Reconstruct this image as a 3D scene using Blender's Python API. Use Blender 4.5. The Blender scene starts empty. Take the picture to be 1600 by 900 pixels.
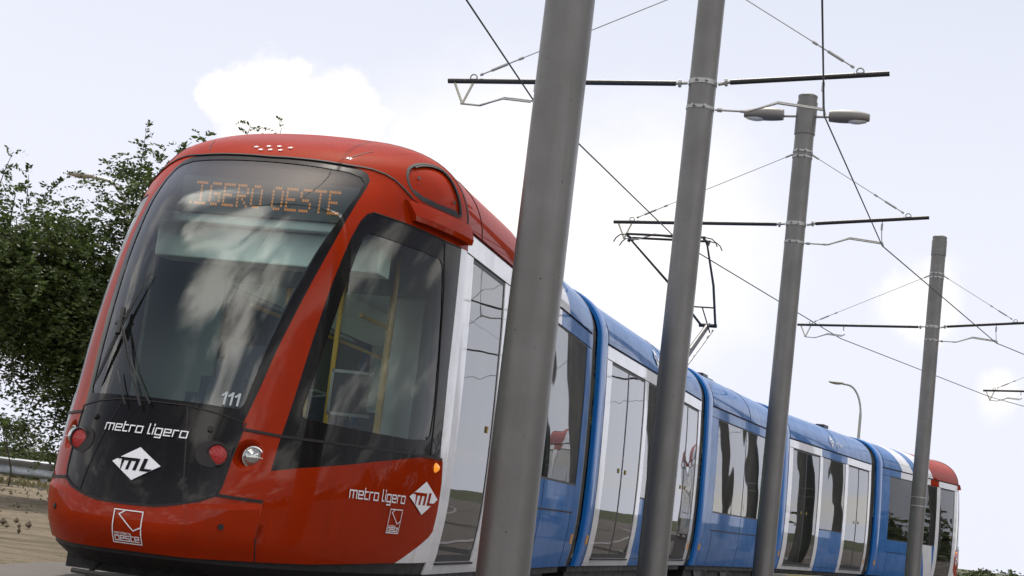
import bpy, math, random
import numpy as np
from mathutils import Vector, Matrix
from mathutils.geometry import delaunay_2d_cdt
R = math.radians
scene = bpy.context.scene
col = scene.collection
rng = np.random.default_rng(7)
random.seed(7)

# ------------------------------------------------------------------ camera
CAM_H = 0.7872
PITCH, ROLL = 0.138845, 0.119484
cd = bpy.data.cameras.new('camera'); cam = bpy.data.objects.new('camera', cd); col.objects.link(cam)
cd.sensor_width = 36.0; cd.lens = 2443.4/1600*36
cd.clip_start = 0.1; cd.clip_end = 6000
fwv = Vector((0, math.cos(PITCH), math.sin(PITCH))); up0 = Vector((0, -math.sin(PITCH), math.cos(PITCH))); r0 = Vector((1, 0, 0))
rt = r0*math.cos(ROLL) + up0*math.sin(ROLL); up = -r0*math.sin(ROLL) + up0*math.cos(ROLL)
m = Matrix((rt, up, -fwv)).transposed().to_4x4(); m.translation = Vector((0, 0, CAM_H))
cam.matrix_world = m
scene.camera = cam

# ------------------------------------------------------------------ sky, sun, exposure
SUN_EL, SUN_AZ = R(63), R(-4)          # azimuth measured from +Y towards +X
sun_dir = Vector((math.sin(SUN_AZ)*math.cos(SUN_EL), math.cos(SUN_AZ)*math.cos(SUN_EL), math.sin(SUN_EL)))
sd = bpy.data.lights.new('sun', 'SUN'); sd.energy = 3.6; sd.angle = R(0.55); sd.color = (1, .95, .87)
sun = bpy.data.objects.new('sun', sd); col.objects.link(sun)
sun.rotation_euler = sun_dir.to_track_quat('Z', 'Y').to_euler()
W = bpy.data.worlds.new('World'); scene.world = W; W.use_nodes = True
nt = W.node_tree; nt.nodes.clear()
def N(t, nt=nt, **k):
    n = nt.nodes.new(t)
    for a, b in k.items(): setattr(n, a, b)
    return n
def L(a, b, nt=nt): nt.links.new(a, b)
def MATH(op, a, b=None, nt=nt, clamp=False):
    n = nt.nodes.new('ShaderNodeMath'); n.operation = op; n.use_clamp = clamp
    for i, v in enumerate((a, b)):
        if v is None: continue
        if isinstance(v, (int, float)): n.inputs[i].default_value = v
        else: nt.links.new(v, n.inputs[i])
    return n.outputs[0]
def MAPR(v, a, b, c=0., d=1., nt=nt, smooth=True):
    n = nt.nodes.new('ShaderNodeMapRange'); n.interpolation_type = 'SMOOTHSTEP' if smooth else 'LINEAR'
    nt.links.new(v, n.inputs[0])
    for i, x in enumerate((a, b, c, d)): n.inputs[i+1].default_value = x
    return n.outputs[0]
out = N('ShaderNodeOutputWorld'); bg = N('ShaderNodeBackground'); bg.inputs[1].default_value = 0.1
sky = N('ShaderNodeTexSky'); sky.sky_type = 'NISHITA'; sky.sun_disc = False
sky.sun_elevation = SUN_EL; sky.sun_rotation = SUN_AZ; sky.dust_density = 3.0; sky.air_density = 1.0
tc = N('ShaderNodeTexCoord'); sx = N('ShaderNodeSeparateXYZ'); L(tc.outputs['Generated'], sx.inputs[0])
zz = MATH('ADD', sx.outputs[2], 0.22)
cx = N('ShaderNodeCombineXYZ'); L(MATH('DIVIDE', sx.outputs[0], zz), cx.inputs[0]); L(MATH('DIVIDE', sx.outputs[1], zz), cx.inputs[1])
n1 = N('ShaderNodeTexNoise'); n1.inputs['Scale'].default_value = 1.35; n1.inputs['Detail'].default_value = 9; n1.inputs['Roughness'].default_value = .56
L(cx.outputs[0], n1.inputs['Vector'])
# broken cumulus over the whole sky
cl = MAPR(n1.outputs[0], .50, .64)
# milky veil: whiter towards the horizon
veil = MAPR(sx.outputs[2], .12, .80, .99, .08)
n2 = N('ShaderNodeTexNoise'); n2.inputs['Scale'].default_value = 22; n2.inputs['Detail'].default_value = 7; n2.inputs['Roughness'].default_value = .6
L(tc.outputs['Generated'], n2.inputs['Vector'])
def pixdir(px, py):
    a = (px-800)/2443.4; b = (450-py)/2443.4
    return (rt*a + up*b + fwv).normalized()
def puff(px, py, rad, soft, amp):
    d = pixdir(px, py)
    dt = N('ShaderNodeVectorMath', operation='DISTANCE'); L(tc.outputs['Generated'], dt.inputs[0]); dt.inputs[1].default_value = d
    v = MATH('ADD', dt.outputs['Value'], MATH('MULTIPLY', MATH('SUBTRACT', n2.outputs[0], .5), -amp))
    return MAPR(v, rad-soft, rad, 1., 0.)
puffs = [puff(420, 178, .040, .014, .07), puff(500, 215, .045, .02, .07), puff(345, 150, .018, .010, .05),
         puff(760, 300, .11, .10, .05), puff(1440, 470, .035, .03, .06), puff(1560, 610, .02, .02, .04),
         puff(1000, 380, .12, .11, .05)]
acc = puffs[0]
for q in puffs[1:]: acc = MATH('MAXIMUM', acc, q)
def _pad(): pass
def MIX(f, a, b, nt=nt, blend='MIX'):
    n = nt.nodes.new('ShaderNodeMix'); n.data_type = 'RGBA'; n.blend_type = blend
    if isinstance(f, (int, float)): n.inputs[0].default_value = f
    else: nt.links.new(f, n.inputs[0])
    for i, v in ((6, a), (7, b)):
        if isinstance(v, tuple): n.inputs[i].default_value = (*v, 1)
        else: nt.links.new(v, n.inputs[i])
    return n.outputs[2]
# clouds overhead and behind the camera are strong, the frame's own part of the sky is thin veil plus the traced puffs
front = MAPR(sx.outputs[1], .80, .93)
low = MAPR(sx.outputs[2], .35, .5, 1., 0.)
infront = MATH('MULTIPLY', front, low)
cl_other = MATH('MULTIPLY', MATH('MULTIPLY', cl, MATH('SUBTRACT', 1., infront)), MAPR(sx.outputs[2], .45, .7, 1., .15))
side = MATH('MULTIPLY', MAPR(sx.outputs[0], .36, .5, 1., 1.45), MAPR(sx.outputs[0], .74, .86, 1., .35))
vc = N('ShaderNodeVectorMath', operation='SCALE'); vc.inputs[0].default_value = (8.9, 9.15, 10.3); L(side, vc.inputs['Scale'])
base = MIX(veil, sky.outputs[0], vc.outputs[0])
c1 = MIX(cl_other, base, MIX(MAPR(sx.outputs[1], -.2, .5, 1., 0.), (14., 13.6, 13.), (27., 26.3, 25.)))
c2 = MIX(MATH('MULTIPLY', acc, .9), c1, (12.0, 11.6, 11.2))
n3 = N('ShaderNodeTexNoise'); n3.inputs['Scale'].default_value = 4.5; n3.inputs['Detail'].default_value = 9; n3.inputs['Roughness'].default_value = .5; L(tc.outputs['Generated'], n3.inputs['Vector'])
def heap(d, rad, soft, amp):                                   # a towering cumulus given by a world direction
    v = Vector(d).normalized(); dt = N('ShaderNodeVectorMath', operation='DISTANCE'); L(tc.outputs['Generated'], dt.inputs[0]); dt.inputs[1].default_value = v
    return MAPR(MATH('ADD', dt.outputs['Value'], MATH('MULTIPLY', MATH('SUBTRACT', n3.outputs[0], .5), -amp)), rad-soft, rad, 1., 0.)
hh = [heap(d, r_*1.12, .13, .36) for d, r_ in (((-.42, .30, .86), .17), ((-.40, -.05, .92), .22), ((-.12, -.30, .95), .22), ((-.02, -.62, .78), .22), ((.26, -.50, .83), .20), ((-.38, -.40, .83), .20), ((.20, -.72, .64), .20), ((.86, .09, .48), .13))]
hacc = hh[0]
for q in hh[1:]: hacc = MATH('MAXIMUM', hacc, q)
tone = MAPR(n3.outputs[0], .36, .66, .40, 1.0)
hc = N('ShaderNodeVectorMath', operation='SCALE'); hc.inputs[0].default_value = (37, 36, 33.5); L(tone, hc.inputs['Scale'])
c2 = MIX(hacc, c2, hc.outputs[0])
L(c2, bg.inputs[0]); L(bg.outputs[0], out.inputs[0])
vs = scene.view_settings; vs.view_transform = 'Standard'; vs.look = 'None'; vs.exposure = 0.0; vs.gamma = 1; vs.use_curve_mapping = False
scene.render.resolution_x, scene.render.resolution_y = 1600, 900
cy = scene.cycles; cy.max_bounces = 10; cy.transparent_max_bounces = 24; cy.glossy_bounces = 4; cy.transmission_bounces = 6; cy.diffuse_bounces = 3

# ------------------------------------------------------------------ materials
MATS = {}
def pmat(name, color, rough=.5, metal=0., coat=0., noise=0., nscale=8., bump=0., bscale=60., spec=None, color2=None, coord='Object', emit=None, estr=1., coatr=.03):
    if name in MATS: return MATS[name]
    mt = bpy.data.materials.new(name); mt.use_nodes = True; t = mt.node_tree; b = t.nodes['Principled BSDF']
    b.inputs['Base Color'].default_value = (*color, 1); b.inputs['Roughness'].default_value = rough; b.inputs['Metallic'].default_value = metal
    b.inputs['Coat Weight'].default_value = coat; b.inputs['Coat Roughness'].default_value = coatr
    if spec is not None: b.inputs['Specular IOR Level'].default_value = spec
    tcn = t.nodes.new('ShaderNodeTexCoord')
    if noise or color2:
        n = t.nodes.new('ShaderNodeTexNoise'); n.inputs['Scale'].default_value = nscale; n.inputs['Detail'].default_value = 6; n.inputs['Roughness'].default_value = .65
        t.links.new(tcn.outputs[coord], n.inputs['Vector'])
        f = MAPR(n.outputs[0], .32, .68, nt=t)
        c2_ = color2 if color2 else tuple(max(0, c*(1-noise)) for c in color)
        t.links.new(MIX(f, color, c2_, nt=t), b.inputs['Base Color'])
        t.links.new(MAPR(n.outputs[0], .3, .7, max(.02, rough*.85), min(1, rough*1.2), nt=t), b.inputs['Roughness'])
    if bump:
        n = t.nodes.new('ShaderNodeTexNoise'); n.inputs['Scale'].default_value = bscale; n.inputs['Detail'].default_value = 5
        t.links.new(tcn.outputs[coord], n.inputs['Vector'])
        bp = t.nodes.new('ShaderNodeBump'); bp.inputs['Strength'].default_value = bump; bp.inputs['Distance'].default_value = .02
        t.links.new(n.outputs[0], bp.inputs['Height']); t.links.new(bp.outputs[0], b.inputs['Normal'])
    if emit: b.inputs['Emission Color'].default_value = (*emit, 1); b.inputs['Emission Strength'].default_value = estr
    MATS[name] = mt; return mt
def glassmat(name, tint, refl=(1, 1, 1), f0=1.5, dirt=.03):
    mt = bpy.data.materials.new(name); mt.use_nodes = True; t = mt.node_tree; t.nodes.clear()
    o = t.nodes.new('ShaderNodeOutputMaterial'); tr = t.nodes.new('ShaderNodeBsdfTransparent'); gl = t.nodes.new('ShaderNodeBsdfGlossy'); mx = t.nodes.new('ShaderNodeMixShader'); fr = t.nodes.new('ShaderNodeFresnel')
    tr.inputs[0].default_value = (*tint, 1); gl.inputs[0].default_value = (*refl, 1); gl.inputs[1].default_value = .012; fr.inputs[0].default_value = f0
    # slight waviness of the panes
    tcn = t.nodes.new('ShaderNodeTexCoord'); n = t.nodes.new('ShaderNodeTexNoise'); n.inputs['Scale'].default_value = 1.1; n.inputs['Detail'].default_value = 1
    t.links.new(tcn.outputs['Object'], n.inputs['Vector'])
    bp = t.nodes.new('ShaderNodeBump'); bp.inputs['Strength'].default_value = .16; bp.inputs['Distance'].default_value = .03
    t.links.new(n.outputs[0], bp.inputs['Height']); t.links.new(bp.outputs[0], gl.inputs['Normal'])
    t.links.new(fr.outputs[0], mx.inputs[0]); t.links.new(tr.outputs[0], mx.inputs[1]); t.links.new(gl.outputs[0], mx.inputs[2])
    df = t.nodes.new('ShaderNodeBsdfDiffuse'); df.inputs[0].default_value = (.35, .34, .3, 1); m2 = t.nodes.new('ShaderNodeMixShader'); m2.inputs[0].default_value = dirt
    t.links.new(mx.outputs[0], m2.inputs[1]); t.links.new(df.outputs[0], m2.inputs[2]); t.links.new(m2.outputs[0], o.inputs[0])
    MATS[name] = mt; return mt
RED = pmat('red_paint', (.315, .0225, .0025), .6, coat=.32, noise=.12, nscale=3, spec=0.)
BLUE = pmat('blue_paint', (.014, .125, .37), .5, coat=.42, noise=.10, nscale=3, spec=.15)
RING = pmat('blue_ring_paint', (.012, .13, .42), .3, coat=.4, spec=.15)
WHITE = pmat('white_paint', (.72, .72, .74), .35, coat=.8, noise=.08, nscale=4)
BLACK = pmat('black_gloss', (.007, .006, .006), .3, coat=.34, noise=.3, nscale=5, spec=.05)
SKIRT = pmat('black_skirt', (.016, .014, .013), .6, noise=.4, nscale=12)
RUBBER = pmat('dark_rubber', (.02, .02, .021), .55)
BELL = pmat('bellows_rubber', (.05, .047, .045), .7, noise=.4, nscale=20)
GREYR = pmat('grey_ring', (.22, .22, .23), .5, coat=.3)
GAP = pmat('panel_gap_dark', (.012, .008, .008), .7)
LINING = pmat('dark_lining', (.03, .03, .033), .7)
INTER = pmat('pale_interior_panel', (.66, .70, .67), .5)
CEIL = pmat('ceiling_panel', (.78, .80, .78), .6)
FLOORM = pmat('tram_floor', (.20, .20, .21), .6, noise=.2)
YEL = pmat('yellow_handrail', (.65, .36, .02), .35, coat=.5)
SEATM = pmat('dark_seat_fabric', (.03, .04, .07), .7)
SEATS = pmat('grey_seat_shell', (.30, .32, .32), .5)
GALV = pmat('galvanised_pole', (.165, .160, .152), .40, metal=.5, noise=.10, nscale=2.5, bump=.12, bscale=140)
def chips(mt, scale=14, th=.70, colr=(.045, .04, .035)):
    t = mt.node_tree; b = t.nodes['Principled BSDF']; src = b.inputs['Base Color'].links[0].from_socket
    tcn = t.nodes.new('ShaderNodeTexCoord'); n = t.nodes.new('ShaderNodeTexNoise'); n.inputs['Scale'].default_value = scale; n.inputs['Detail'].default_value = 2; t.links.new(tcn.outputs['Object'], n.inputs['Vector'])
    t.links.new(MIX(MAPR(n.outputs[0], th, th+.02, nt=t), src, colr, nt=t), b.inputs['Base Color'])
def streaks(mt, colr, amt=.35, sc=(9, 9, .8)):
    t = mt.node_tree; b = t.nodes['Principled BSDF']; src = b.inputs['Base Color'].links[0].from_socket
    tcn = t.nodes.new('ShaderNodeTexCoord'); mp = t.nodes.new('ShaderNodeMapping'); mp.inputs['Scale'].default_value = sc; t.links.new(tcn.outputs['Object'], mp.inputs['Vector'])
    n = t.nodes.new('ShaderNodeTexNoise'); n.inputs['Scale'].default_value = 1.; n.inputs['Detail'].default_value = 8; n.inputs['Roughness'].default_value = .7; t.links.new(mp.outputs[0], n.inputs['Vector'])
    t.links.new(MIX(MAPR(n.outputs[0], .48, .75, 0., amt, nt=t), src, colr, nt=t), b.inputs['Base Color'])
chips(GALV, 22, .745); streaks(GALV, (.10, .09, .075), .28, (14, 14, .7))
streaks(WHITE, (.45, .43, .38), .5); streaks(RED, (.17, .022, .008), .4); streaks(BLUE, (.03, .13, .36), .45); streaks(BLACK, (.035, .03, .025), .5)
DKSTEEL = pmat('dark_steel', (.035, .035, .038), .45, metal=.5)
ALU = pmat('bright_steel', (.5, .5, .5), .35, metal=.9)
DULLALU = pmat('dull_aluminium', (.34, .34, .33), .5, metal=.6)
CREAM = pmat('insulator_cream', (.5, .48, .4), .5)
COPPER = pmat('contact_wire_metal', (.03, .028, .027), .5, metal=.5)
REDLENS = pmat('red_lens', (.38, .008, .006), .25, coat=.4, bump=.6, bscale=120)
AMBER = pmat('amber_lens', (.7, .2, .01), .2, coat=1., emit=(1, .35, .02), estr=.7)
CHROME = pmat('lamp_reflector', (.6, .6, .58), .18, metal=1.)
MIRLENS = pmat('clear_lens', (.45, .45, .43), .10, metal=.8, coat=1.)
DECAL = pmat('white_decal', (.78, .78, .80), .5)
LED = pmat('orange_dots', (.5, .16, .03), .5, emit=(1., .36, .07), estr=.36)
BOARD = pmat('display_board', (.10, .125, .125), .5)
HEADER = pmat('teal_header_panel', (.66, .74, .70), .5)
DASH = pmat('dark_dashboard', (.035, .045, .06), .6)
GLW = glassmat('windshield_glass', (.80, .90, .87), f0=1.66, dirt=.012)
GLS = glassmat('side_glass', (.86, .97, .92), f0=1.5, dirt=.01)
GLD = glassmat('door_glass', (.78, .90, .84), f0=1.72, dirt=.01)

# ------------------------------------------------------------------ builders
WM = {}
def wm(o): return WM.get(o.name, Matrix.Identity(4)) if o else Matrix.Identity(4)
def empty(name, loc, rz=0., label=None, cat=None, group=None):
    o = bpy.data.objects.new(name, None); o.empty_display_size = .3; o.location = loc; o.rotation_euler = (0, 0, rz); col.objects.link(o)
    WM[o.name] = Matrix.Translation(loc) @ Matrix.Rotation(rz, 4, 'Z')
    tag(o, label, cat, group); return o
def tag(o, label=None, cat=None, group=None, kind=None):
    if label: o['label'] = label
    if cat: o['category'] = cat
    if group: o['group'] = group
    if kind: o['kind'] = kind
    return o
def inv(parent): return np.array(wm(parent).inverted())
class MB:
    def __init__(s): s.v = []; s.f = []; s.m = []; s.n = 0
    def add(s, v, f, mi=0):
        v = np.asarray(v, float).reshape(-1, 3); s.v.append(v); s.f += [tuple(int(i)+s.n for i in q) for q in f]; s.m += [mi]*len(f); s.n += len(v); return s
    def box(s, c, d, mi=0, rz=0.):
        c = np.array(c, float); d = np.array(d, float)/2
        v = np.array([[x, y, z] for x in (-1, 1) for y in (-1, 1) for z in (-1, 1)])*d
        if rz: ca, sa = math.cos(rz), math.sin(rz); v = np.stack([v[:, 0]*ca-v[:, 1]*sa, v[:, 0]*sa+v[:, 1]*ca, v[:, 2]], 1)
        return s.add(v+c, [(0, 1, 3, 2), (4, 6, 7, 5), (0, 4, 5, 1), (2, 3, 7, 6), (0, 2, 6, 4), (1, 5, 7, 3)], mi)
    def tube(s, pts, r, mi=0, n=8, caps=True):
        pts = np.asarray(pts, float); k = len(pts); rr = np.broadcast_to(np.asarray(r, float), (k,))
        V = []; ref = None
        for i in range(k):
            t = pts[min(i+1, k-1)]-pts[max(i-1, 0)]; t /= np.linalg.norm(t)+1e-12
            if ref is None: ref = np.array([0, 0, 1.]) if abs(t[2]) < .9 else np.array([1., 0, 0])
            a = np.cross(t, ref); a /= np.linalg.norm(a); b = np.cross(t, a); ref = -b if False else np.cross(a, t)
            th = np.arange(n)*2*math.pi/n
            V.append(pts[i]+rr[i]*(np.cos(th)[:, None]*a+np.sin(th)[:, None]*b))
        F = [(i*n+j, i*n+(j+1) % n, (i+1)*n+(j+1) % n, (i+1)*n+j) for i in range(k-1) for j in range(n)]
        if caps: F += [tuple(range(n)), tuple((k-1)*n+j for j in range(n-1, -1, -1))]
        return s.add(np.concatenate(V), F, mi)
    def grid(s, P, mi=0, flip=False):
        P = np.asarray(P, float); a, b = P.shape[:2]
        F = [(i*b+j, i*b+j+1, (i+1)*b+j+1, (i+1)*b+j) for i in range(a-1) for j in range(b-1)]
        if flip: F = [q[::-1] for q in F]
        return s.add(P.reshape(-1, 3), F, mi)
    def slab(s, P, Q, mi=0):                                   # closed solid between two matching grids
        P = np.asarray(P, float); Q = np.asarray(Q, float); a, b = P.shape[:2]; o = a*b
        F = []
        for i in range(a-1):
            for j in range(b-1):
                q = (i*b+j, i*b+j+1, (i+1)*b+j+1, (i+1)*b+j); F.append(q); F.append(tuple(x+o for x in q[::-1]))
        rim = [i*b for i in range(a)]+[(a-1)*b+j for j in range(1, b)]+[i*b+b-1 for i in range(a-2, -1, -1)]+[j for j in range(b-2, 0, -1)]
        for k in range(len(rim)):
            u, w = rim[k], rim[(k+1) % len(rim)]; F.append((w, u, u+o, w+o))
        return s.add(np.concatenate([P.reshape(-1, 3), Q.reshape(-1, 3)]), F, mi)
    def build(s, name, mats, parent=None, smooth=False, ang=40, fix=True, bevel=0.):
        V = np.concatenate(s.v); M = inv(parent); V = V@M[:3, :3].T+M[:3, 3]
        me = bpy.data.meshes.new(name); me.from_pydata(V.tolist(), [], s.f)
        for x in (mats if isinstance(mats, (list, tuple)) else [mats]): me.materials.append(x)
        if isinstance(mats, (list, tuple)) and len(mats) > 1: me.polygons.foreach_set('material_index', s.m)
        if fix:
            import bmesh
            bm = bmesh.new(); bm.from_mesh(me); bmesh.ops.recalc_face_normals(bm, faces=bm.faces); bm.to_mesh(me); bm.free()
        if smooth:
            me.polygons.foreach_set('use_smooth', [True]*len(me.polygons)); me.set_sharp_from_angle(angle=R(ang))
        me.update()
        o = bpy.data.objects.new(name, me); col.objects.link(o)
        if parent: o.parent = parent; WM[o.name] = wm(parent)
        if bevel:
            b = o.modifiers.new('bevel', 'BEVEL'); b.width = bevel; b.segments = 2; b.limit_method = 'ANGLE'
        return o

# ------------------------------------------------------------------ tram geometry laws
P = dict(S=[2.139, 2.243, 2.218, 2.145, 2.044, 1.884, 1.637, 1.335, .974, .715], a0=2.495, a1=2.71, b0=1.27, b1=1.308, H=3.254, r1=1.986, r2=3.432)
ZK = [.27, .45, .65, .9, 1.15, 1.6, 2.1, 2.5, 2.8, 3.0]
def pchip(xk, yk, x):
    xk = np.asarray(xk, float); yk = np.asarray(yk, float); h = np.diff(xk); d = np.diff(yk)/h; mm = np.zeros(len(xk))
    for i in range(1, len(xk)-1): mm[i] = 0 if d[i-1]*d[i] <= 0 else 2*d[i-1]*d[i]/(d[i-1]+d[i])
    mm[0] = d[0]; mm[-1] = d[-1]
    x = np.clip(x, xk[0], xk[-1]); i = np.clip(np.searchsorted(xk, x)-1, 0, len(xk)-2); u = (x-xk[i])/h[i]
    return (2*u**3-3*u**2+1)*yk[i]+(u**3-2*u**2+u)*h[i]*mm[i]+(-2*u**3+3*u**2)*yk[i+1]+(u**3-u**2)*h[i]*mm[i+1]
def Sz(z): return pchip(ZK+[P['H']+.02], P['S']+[0.], z)
def Wlow(z): return pchip([.27, .4, .8, 1.2, 2., 2.66], [1.165, 1.195, 1.235, 1.24, 1.225, 1.19], z)
GZ = 2.66
def Wz(z):
    u = np.clip((z-GZ)/(P['H']-GZ), 0, 1)
    return np.where(z > GZ, 1.19*np.maximum(1-u**P['r1'], 1e-6)**(1/P['r2']), Wlow(z))
def ab(z):
    k = np.clip((z-.6)/2.1, 0, 1); return P['a0']*(1-k)+P['a1']*k, P['b0']*(1-k)+P['b1']*k
def zw(w):
    ps = np.clip((w-GZ)/.6, 0, math.pi/2-.015)
    return np.where(w > GZ, GZ+(P['H']-GZ)*np.sin(ps)**(2/P['r1']), w)
def headbowl(phi, w):                                          # smooth dishes pressed into the shell round each headlight
    d = 0.
    for cp, cw, rx, ry, dep in ((21.5, .908, 3.3, .088, .07),):
        r2 = ((np.abs(phi)-cp)/rx)**2+((w-cw)/ry)**2
        d = d-dep*np.maximum(0, 1-r2)**1.0
    pa = np.abs(phi); ln = np.interp(pa, [9, 27.4], [.585, .640]); k = np.clip((ln-w)/.028, 0, 1)*np.clip((w-.33)/(ln-.36), 0, 1)
    d = d+.020*k*np.clip((pa-11)/10, 0, 1)*(pa < 27.6)
    return d
def nose(phi, w, off=0.):                                      # (degrees, height parameter) -> local (s forward, t left, z)
    phi = np.asarray(phi, float); w = np.asarray(w, float); z = zw(w); a, b = ab(z); Wv = Wz(z); S = Sz(z); p = np.radians(np.clip(phi, -90, 90))
    return np.stack([S*np.maximum(np.abs(np.cos(p)), 0)**(2/b), Wv*np.sign(p)*np.abs(np.sin(p))**(2/a), z+0*p], -1)
def nose_n(phi, w):
    phi = np.asarray(phi, float); w = np.asarray(w, float)
    q = nose(phi, w)
    def F(q):
        z = q[..., 2]; a, b = ab(z); return (np.maximum(q[..., 0], 1e-4)/Sz(z))**b+(np.abs(q[..., 1])/Wz(z))**a-1
    e = 2e-4; q = q.copy(); q[..., 0] = np.maximum(q[..., 0], .003); q[..., 2] = np.minimum(q[..., 2], P['H']-.004)
    g = np.stack([(F(q+e*np.eye(3)[i])-F(q-e*np.eye(3)[i]))/(2*e) for i in range(3)], -1)
    return g/np.linalg.norm(g, axis=-1, keepdims=True)
def nose_full(phi, w, off=0.):
    q = nose(phi, w); n = nose_n(phi, w); d = headbowl(phi, w)+off
    return q+n*np.asarray(d)[..., None]

TH = [0.2276356, 0.2995489, 0.3851754, 0.4785298, 0.6112281]
ST = [(-0.338744, 10.780593), (1.009021, 16.532102), (3.099752, 23.241052), (5.247735, 28.487226), (8.507913, 34.711799)]
LEN = [5.49, 6.62, 5.27, 6.62, 5.49]
class Frame:
    def __init__(s, org, th): # org: ground centre point, th heading of "backward along the train"
        s.o = np.array(org, float); s.d = np.array([math.sin(th), math.cos(th)]); s.n = np.array([math.cos(th), -math.sin(th)])
    def __call__(s, q):        # q = (s along d, t left/visible side, z)
        q = np.asarray(q, float); o = np.zeros(q.shape)
        o[..., :2] = s.o+q[..., 0:1]*s.d+q[..., 1:2]*s.n; o[..., 2] = q[..., 2]; return o
FR = []
for i in range(5):
    n = np.array([math.cos(TH[i]), -math.sin(TH[i])]); FR.append(Frame(np.array(ST[i])-1.2*n, TH[i]))
tram = empty('tram', (float(FR[0].o[0]), float(FR[0].o[1]), 0), 0, 'long articulated light rail tram with red rounded cab and blue passenger cars', 'tram')

# ---- polygons on the cab, (phi, w), right half
WS_MASK = [(0, 2.905), (2.89, 2.909), (11.4, 2.907), (20.04, 2.901), (24.9, 2.889), (28.0, 2.856), (29.3, 2.804), (29.2, 2.74), (28.6, 2.545), (26.9, 2.266), (24.3, 1.935), (21.8, 1.605), (21.0, 1.491), (20.2, 1.346), (19.3, 1.213), (18.5, 1.09), (12.3, 1.123), (5.4, 1.147), (0, 1.148)]
WS_GLASS = [(0, 2.861), (12.4, 2.852), (21.5, 2.842), (26.2, 2.816), (27.7, 2.775), (27.7, 2.66), (26.4, 2.50), (23.9, 2.244), (21.3, 1.90), (19.3, 1.595), (18.6, 1.446), (18.0, 1.322), (17.5, 1.20), (16.6, 1.165), (10.5, 1.168), (5.1, 1.17), (0, 1.17)]
NOSEP = [(0, 1.148), (5.4, 1.147), (12.3, 1.123), (18.5, 1.09), (18.7, 1.057), (18.1, .879), (17.75, .72), (17.3, .661), (14, .619), (9.5, .586), (5, .562), (0, .557)]
SIDEMASK = [(34.9, 2.56), (48.7, 2.541), (66.9, 2.513), (79, 2.513), (78.3, 2.14), (78.2, 1.65), (79.3, 1.173), (80.3, 1.053), (63.6, 1.055), (46.9, 1.048), (33.8, 1.042), (27.6, 1.04), (28.57, 1.40), (30.06, 2.03), (31.2, 2.34), (32.2, 2.48), (33.4, 2.54)]
SIDEGLASS = [(36.2, 2.411), (41, 2.406), (64.6, 2.378), (66.4, 2.35), (67.4, 2.279), (70.2, 1.892), (71.9, 1.375), (71.6, 1.20), (70.0, 1.163), (62.8, 1.148), (45.9, 1.149), (32.5, 1.162), (31.2, 1.177), (30.9, 1.23), (31.9, 1.463), (33.3, 1.84), (34.3, 2.237), (34.9, 2.37)]
TRI = [(27.6, 1.04), (33.8, 1.042), (46.9, 1.048), (63.6, 1.055), (69.3, 1.05), (62.5, 1.019), (53.8, .978), (43.9, .922), (33, .867), (27.44, .833)]
WHITEC = [(90, 2.513), (79, 2.513), (78.3, 2.14), (78.2, 1.65), (79.3, 1.173), (80.3, 1.053), (82.9, 1.044), (85, .893), (85.4, .693), (84.9, .566), (82, .525), (78.2, .485), (72.4, .417), (66.8, .346), (90, .356)]
BOT = [(0, .302), (13, .299), (27.4, .305), (40.4, .312), (62.7, .343), (66.8, .346), (90, .356)]
BUMP = [(0, .557), (5, .562), (9.5, .586), (14, .619), (17.3, .661), (21.8, .656), (27.3, .653), (27.5, .554), (27.8, .310), (13, .299), (0, .302)]
DOME = [(0, 2.905), (2.89, 2.909), (11.4, 2.907), (20.04, 2.901), (24.9, 2.903), (29, 2.902), (34.3, 2.882), (38.3, 2.851), (42, 2.802), (46.6, 2.738), (52, 2.70), (62, 2.672), (90, 2.665)]
HATCH = [(43.8, 2.931), (44.6, 2.983), (49.7, 3.055), (60.4, 3.115), (72.1, 3.115), (76, 3.07), (75, 2.981), (74.5, 2.853), (74.5, 2.724), (60, 2.727), (51.4, 2.745), (46.2, 2.80)]
KX = .022
def smooth_closed(P_, n=5):
    p = np.array(P_, float); k = len(p); o = []
    for i in range(k):
        p0, p1, p2, p3 = p[(i-1) % k], p[i], p[(i+1) % k], p[(i+2) % k]
        for u in np.arange(n)/n: o.append(tuple(.5*((2*p1)+(-p0+p2)*u+(2*p0-5*p1+4*p2-p3)*u*u+(-p0+3*p1-3*p2+p3)*u**3)))
    return o
HATCH = smooth_closed([(43.6, 2.89), (43.9, 2.95), (46, 3.01), (52, 3.075), (62, 3.115), (71.5, 3.11), (75.3, 3.06), (75.3, 2.95), (75.0, 2.80), (73.5, 2.726), (60, 2.727), (50.5, 2.75), (45.4, 2.81)], 4)
def inpoly(pt, poly):
    x, y = pt; c = False; j = len(poly)-1
    for i in range(len(poly)):
        xi, yi = poly[i]; xj, yj = poly[j]
        if (yi > y) != (yj > y) and x < (xj-xi)*(y-yi)/(yj-yi)+xi: c = not c
        j = i
    return c
def inset(poly, d):                                            # crude polygon inset towards centroid in scaled space
    c = np.mean([(x*KX, y) for x, y in poly], 0); o = []
    for x, y in poly:
        v = np.array([x*KX, y])-c; l = np.linalg.norm(v); v = c+v*(1-d/l); o.append((v[0]/KX, v[1]))
    return o
def meshdata(name, V, Fc, mat, parent, nrm=None):
    M = inv(parent); V = V@M[:3, :3].T+M[:3, 3]
    me = bpy.data.meshes.new(name); me.from_pydata(V.tolist(), [], Fc); me.materials.append(mat)
    me.polygons.foreach_set('use_smooth', [True]*len(me.polygons)); me.update()
    if nrm is not None: me.normals_split_custom_set_from_vertices([tuple(x) for x in nrm])
    o = bpy.data.objects.new(name, me); col.objects.link(o); o.parent = parent; WM[o.name] = wm(parent); return o
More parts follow.
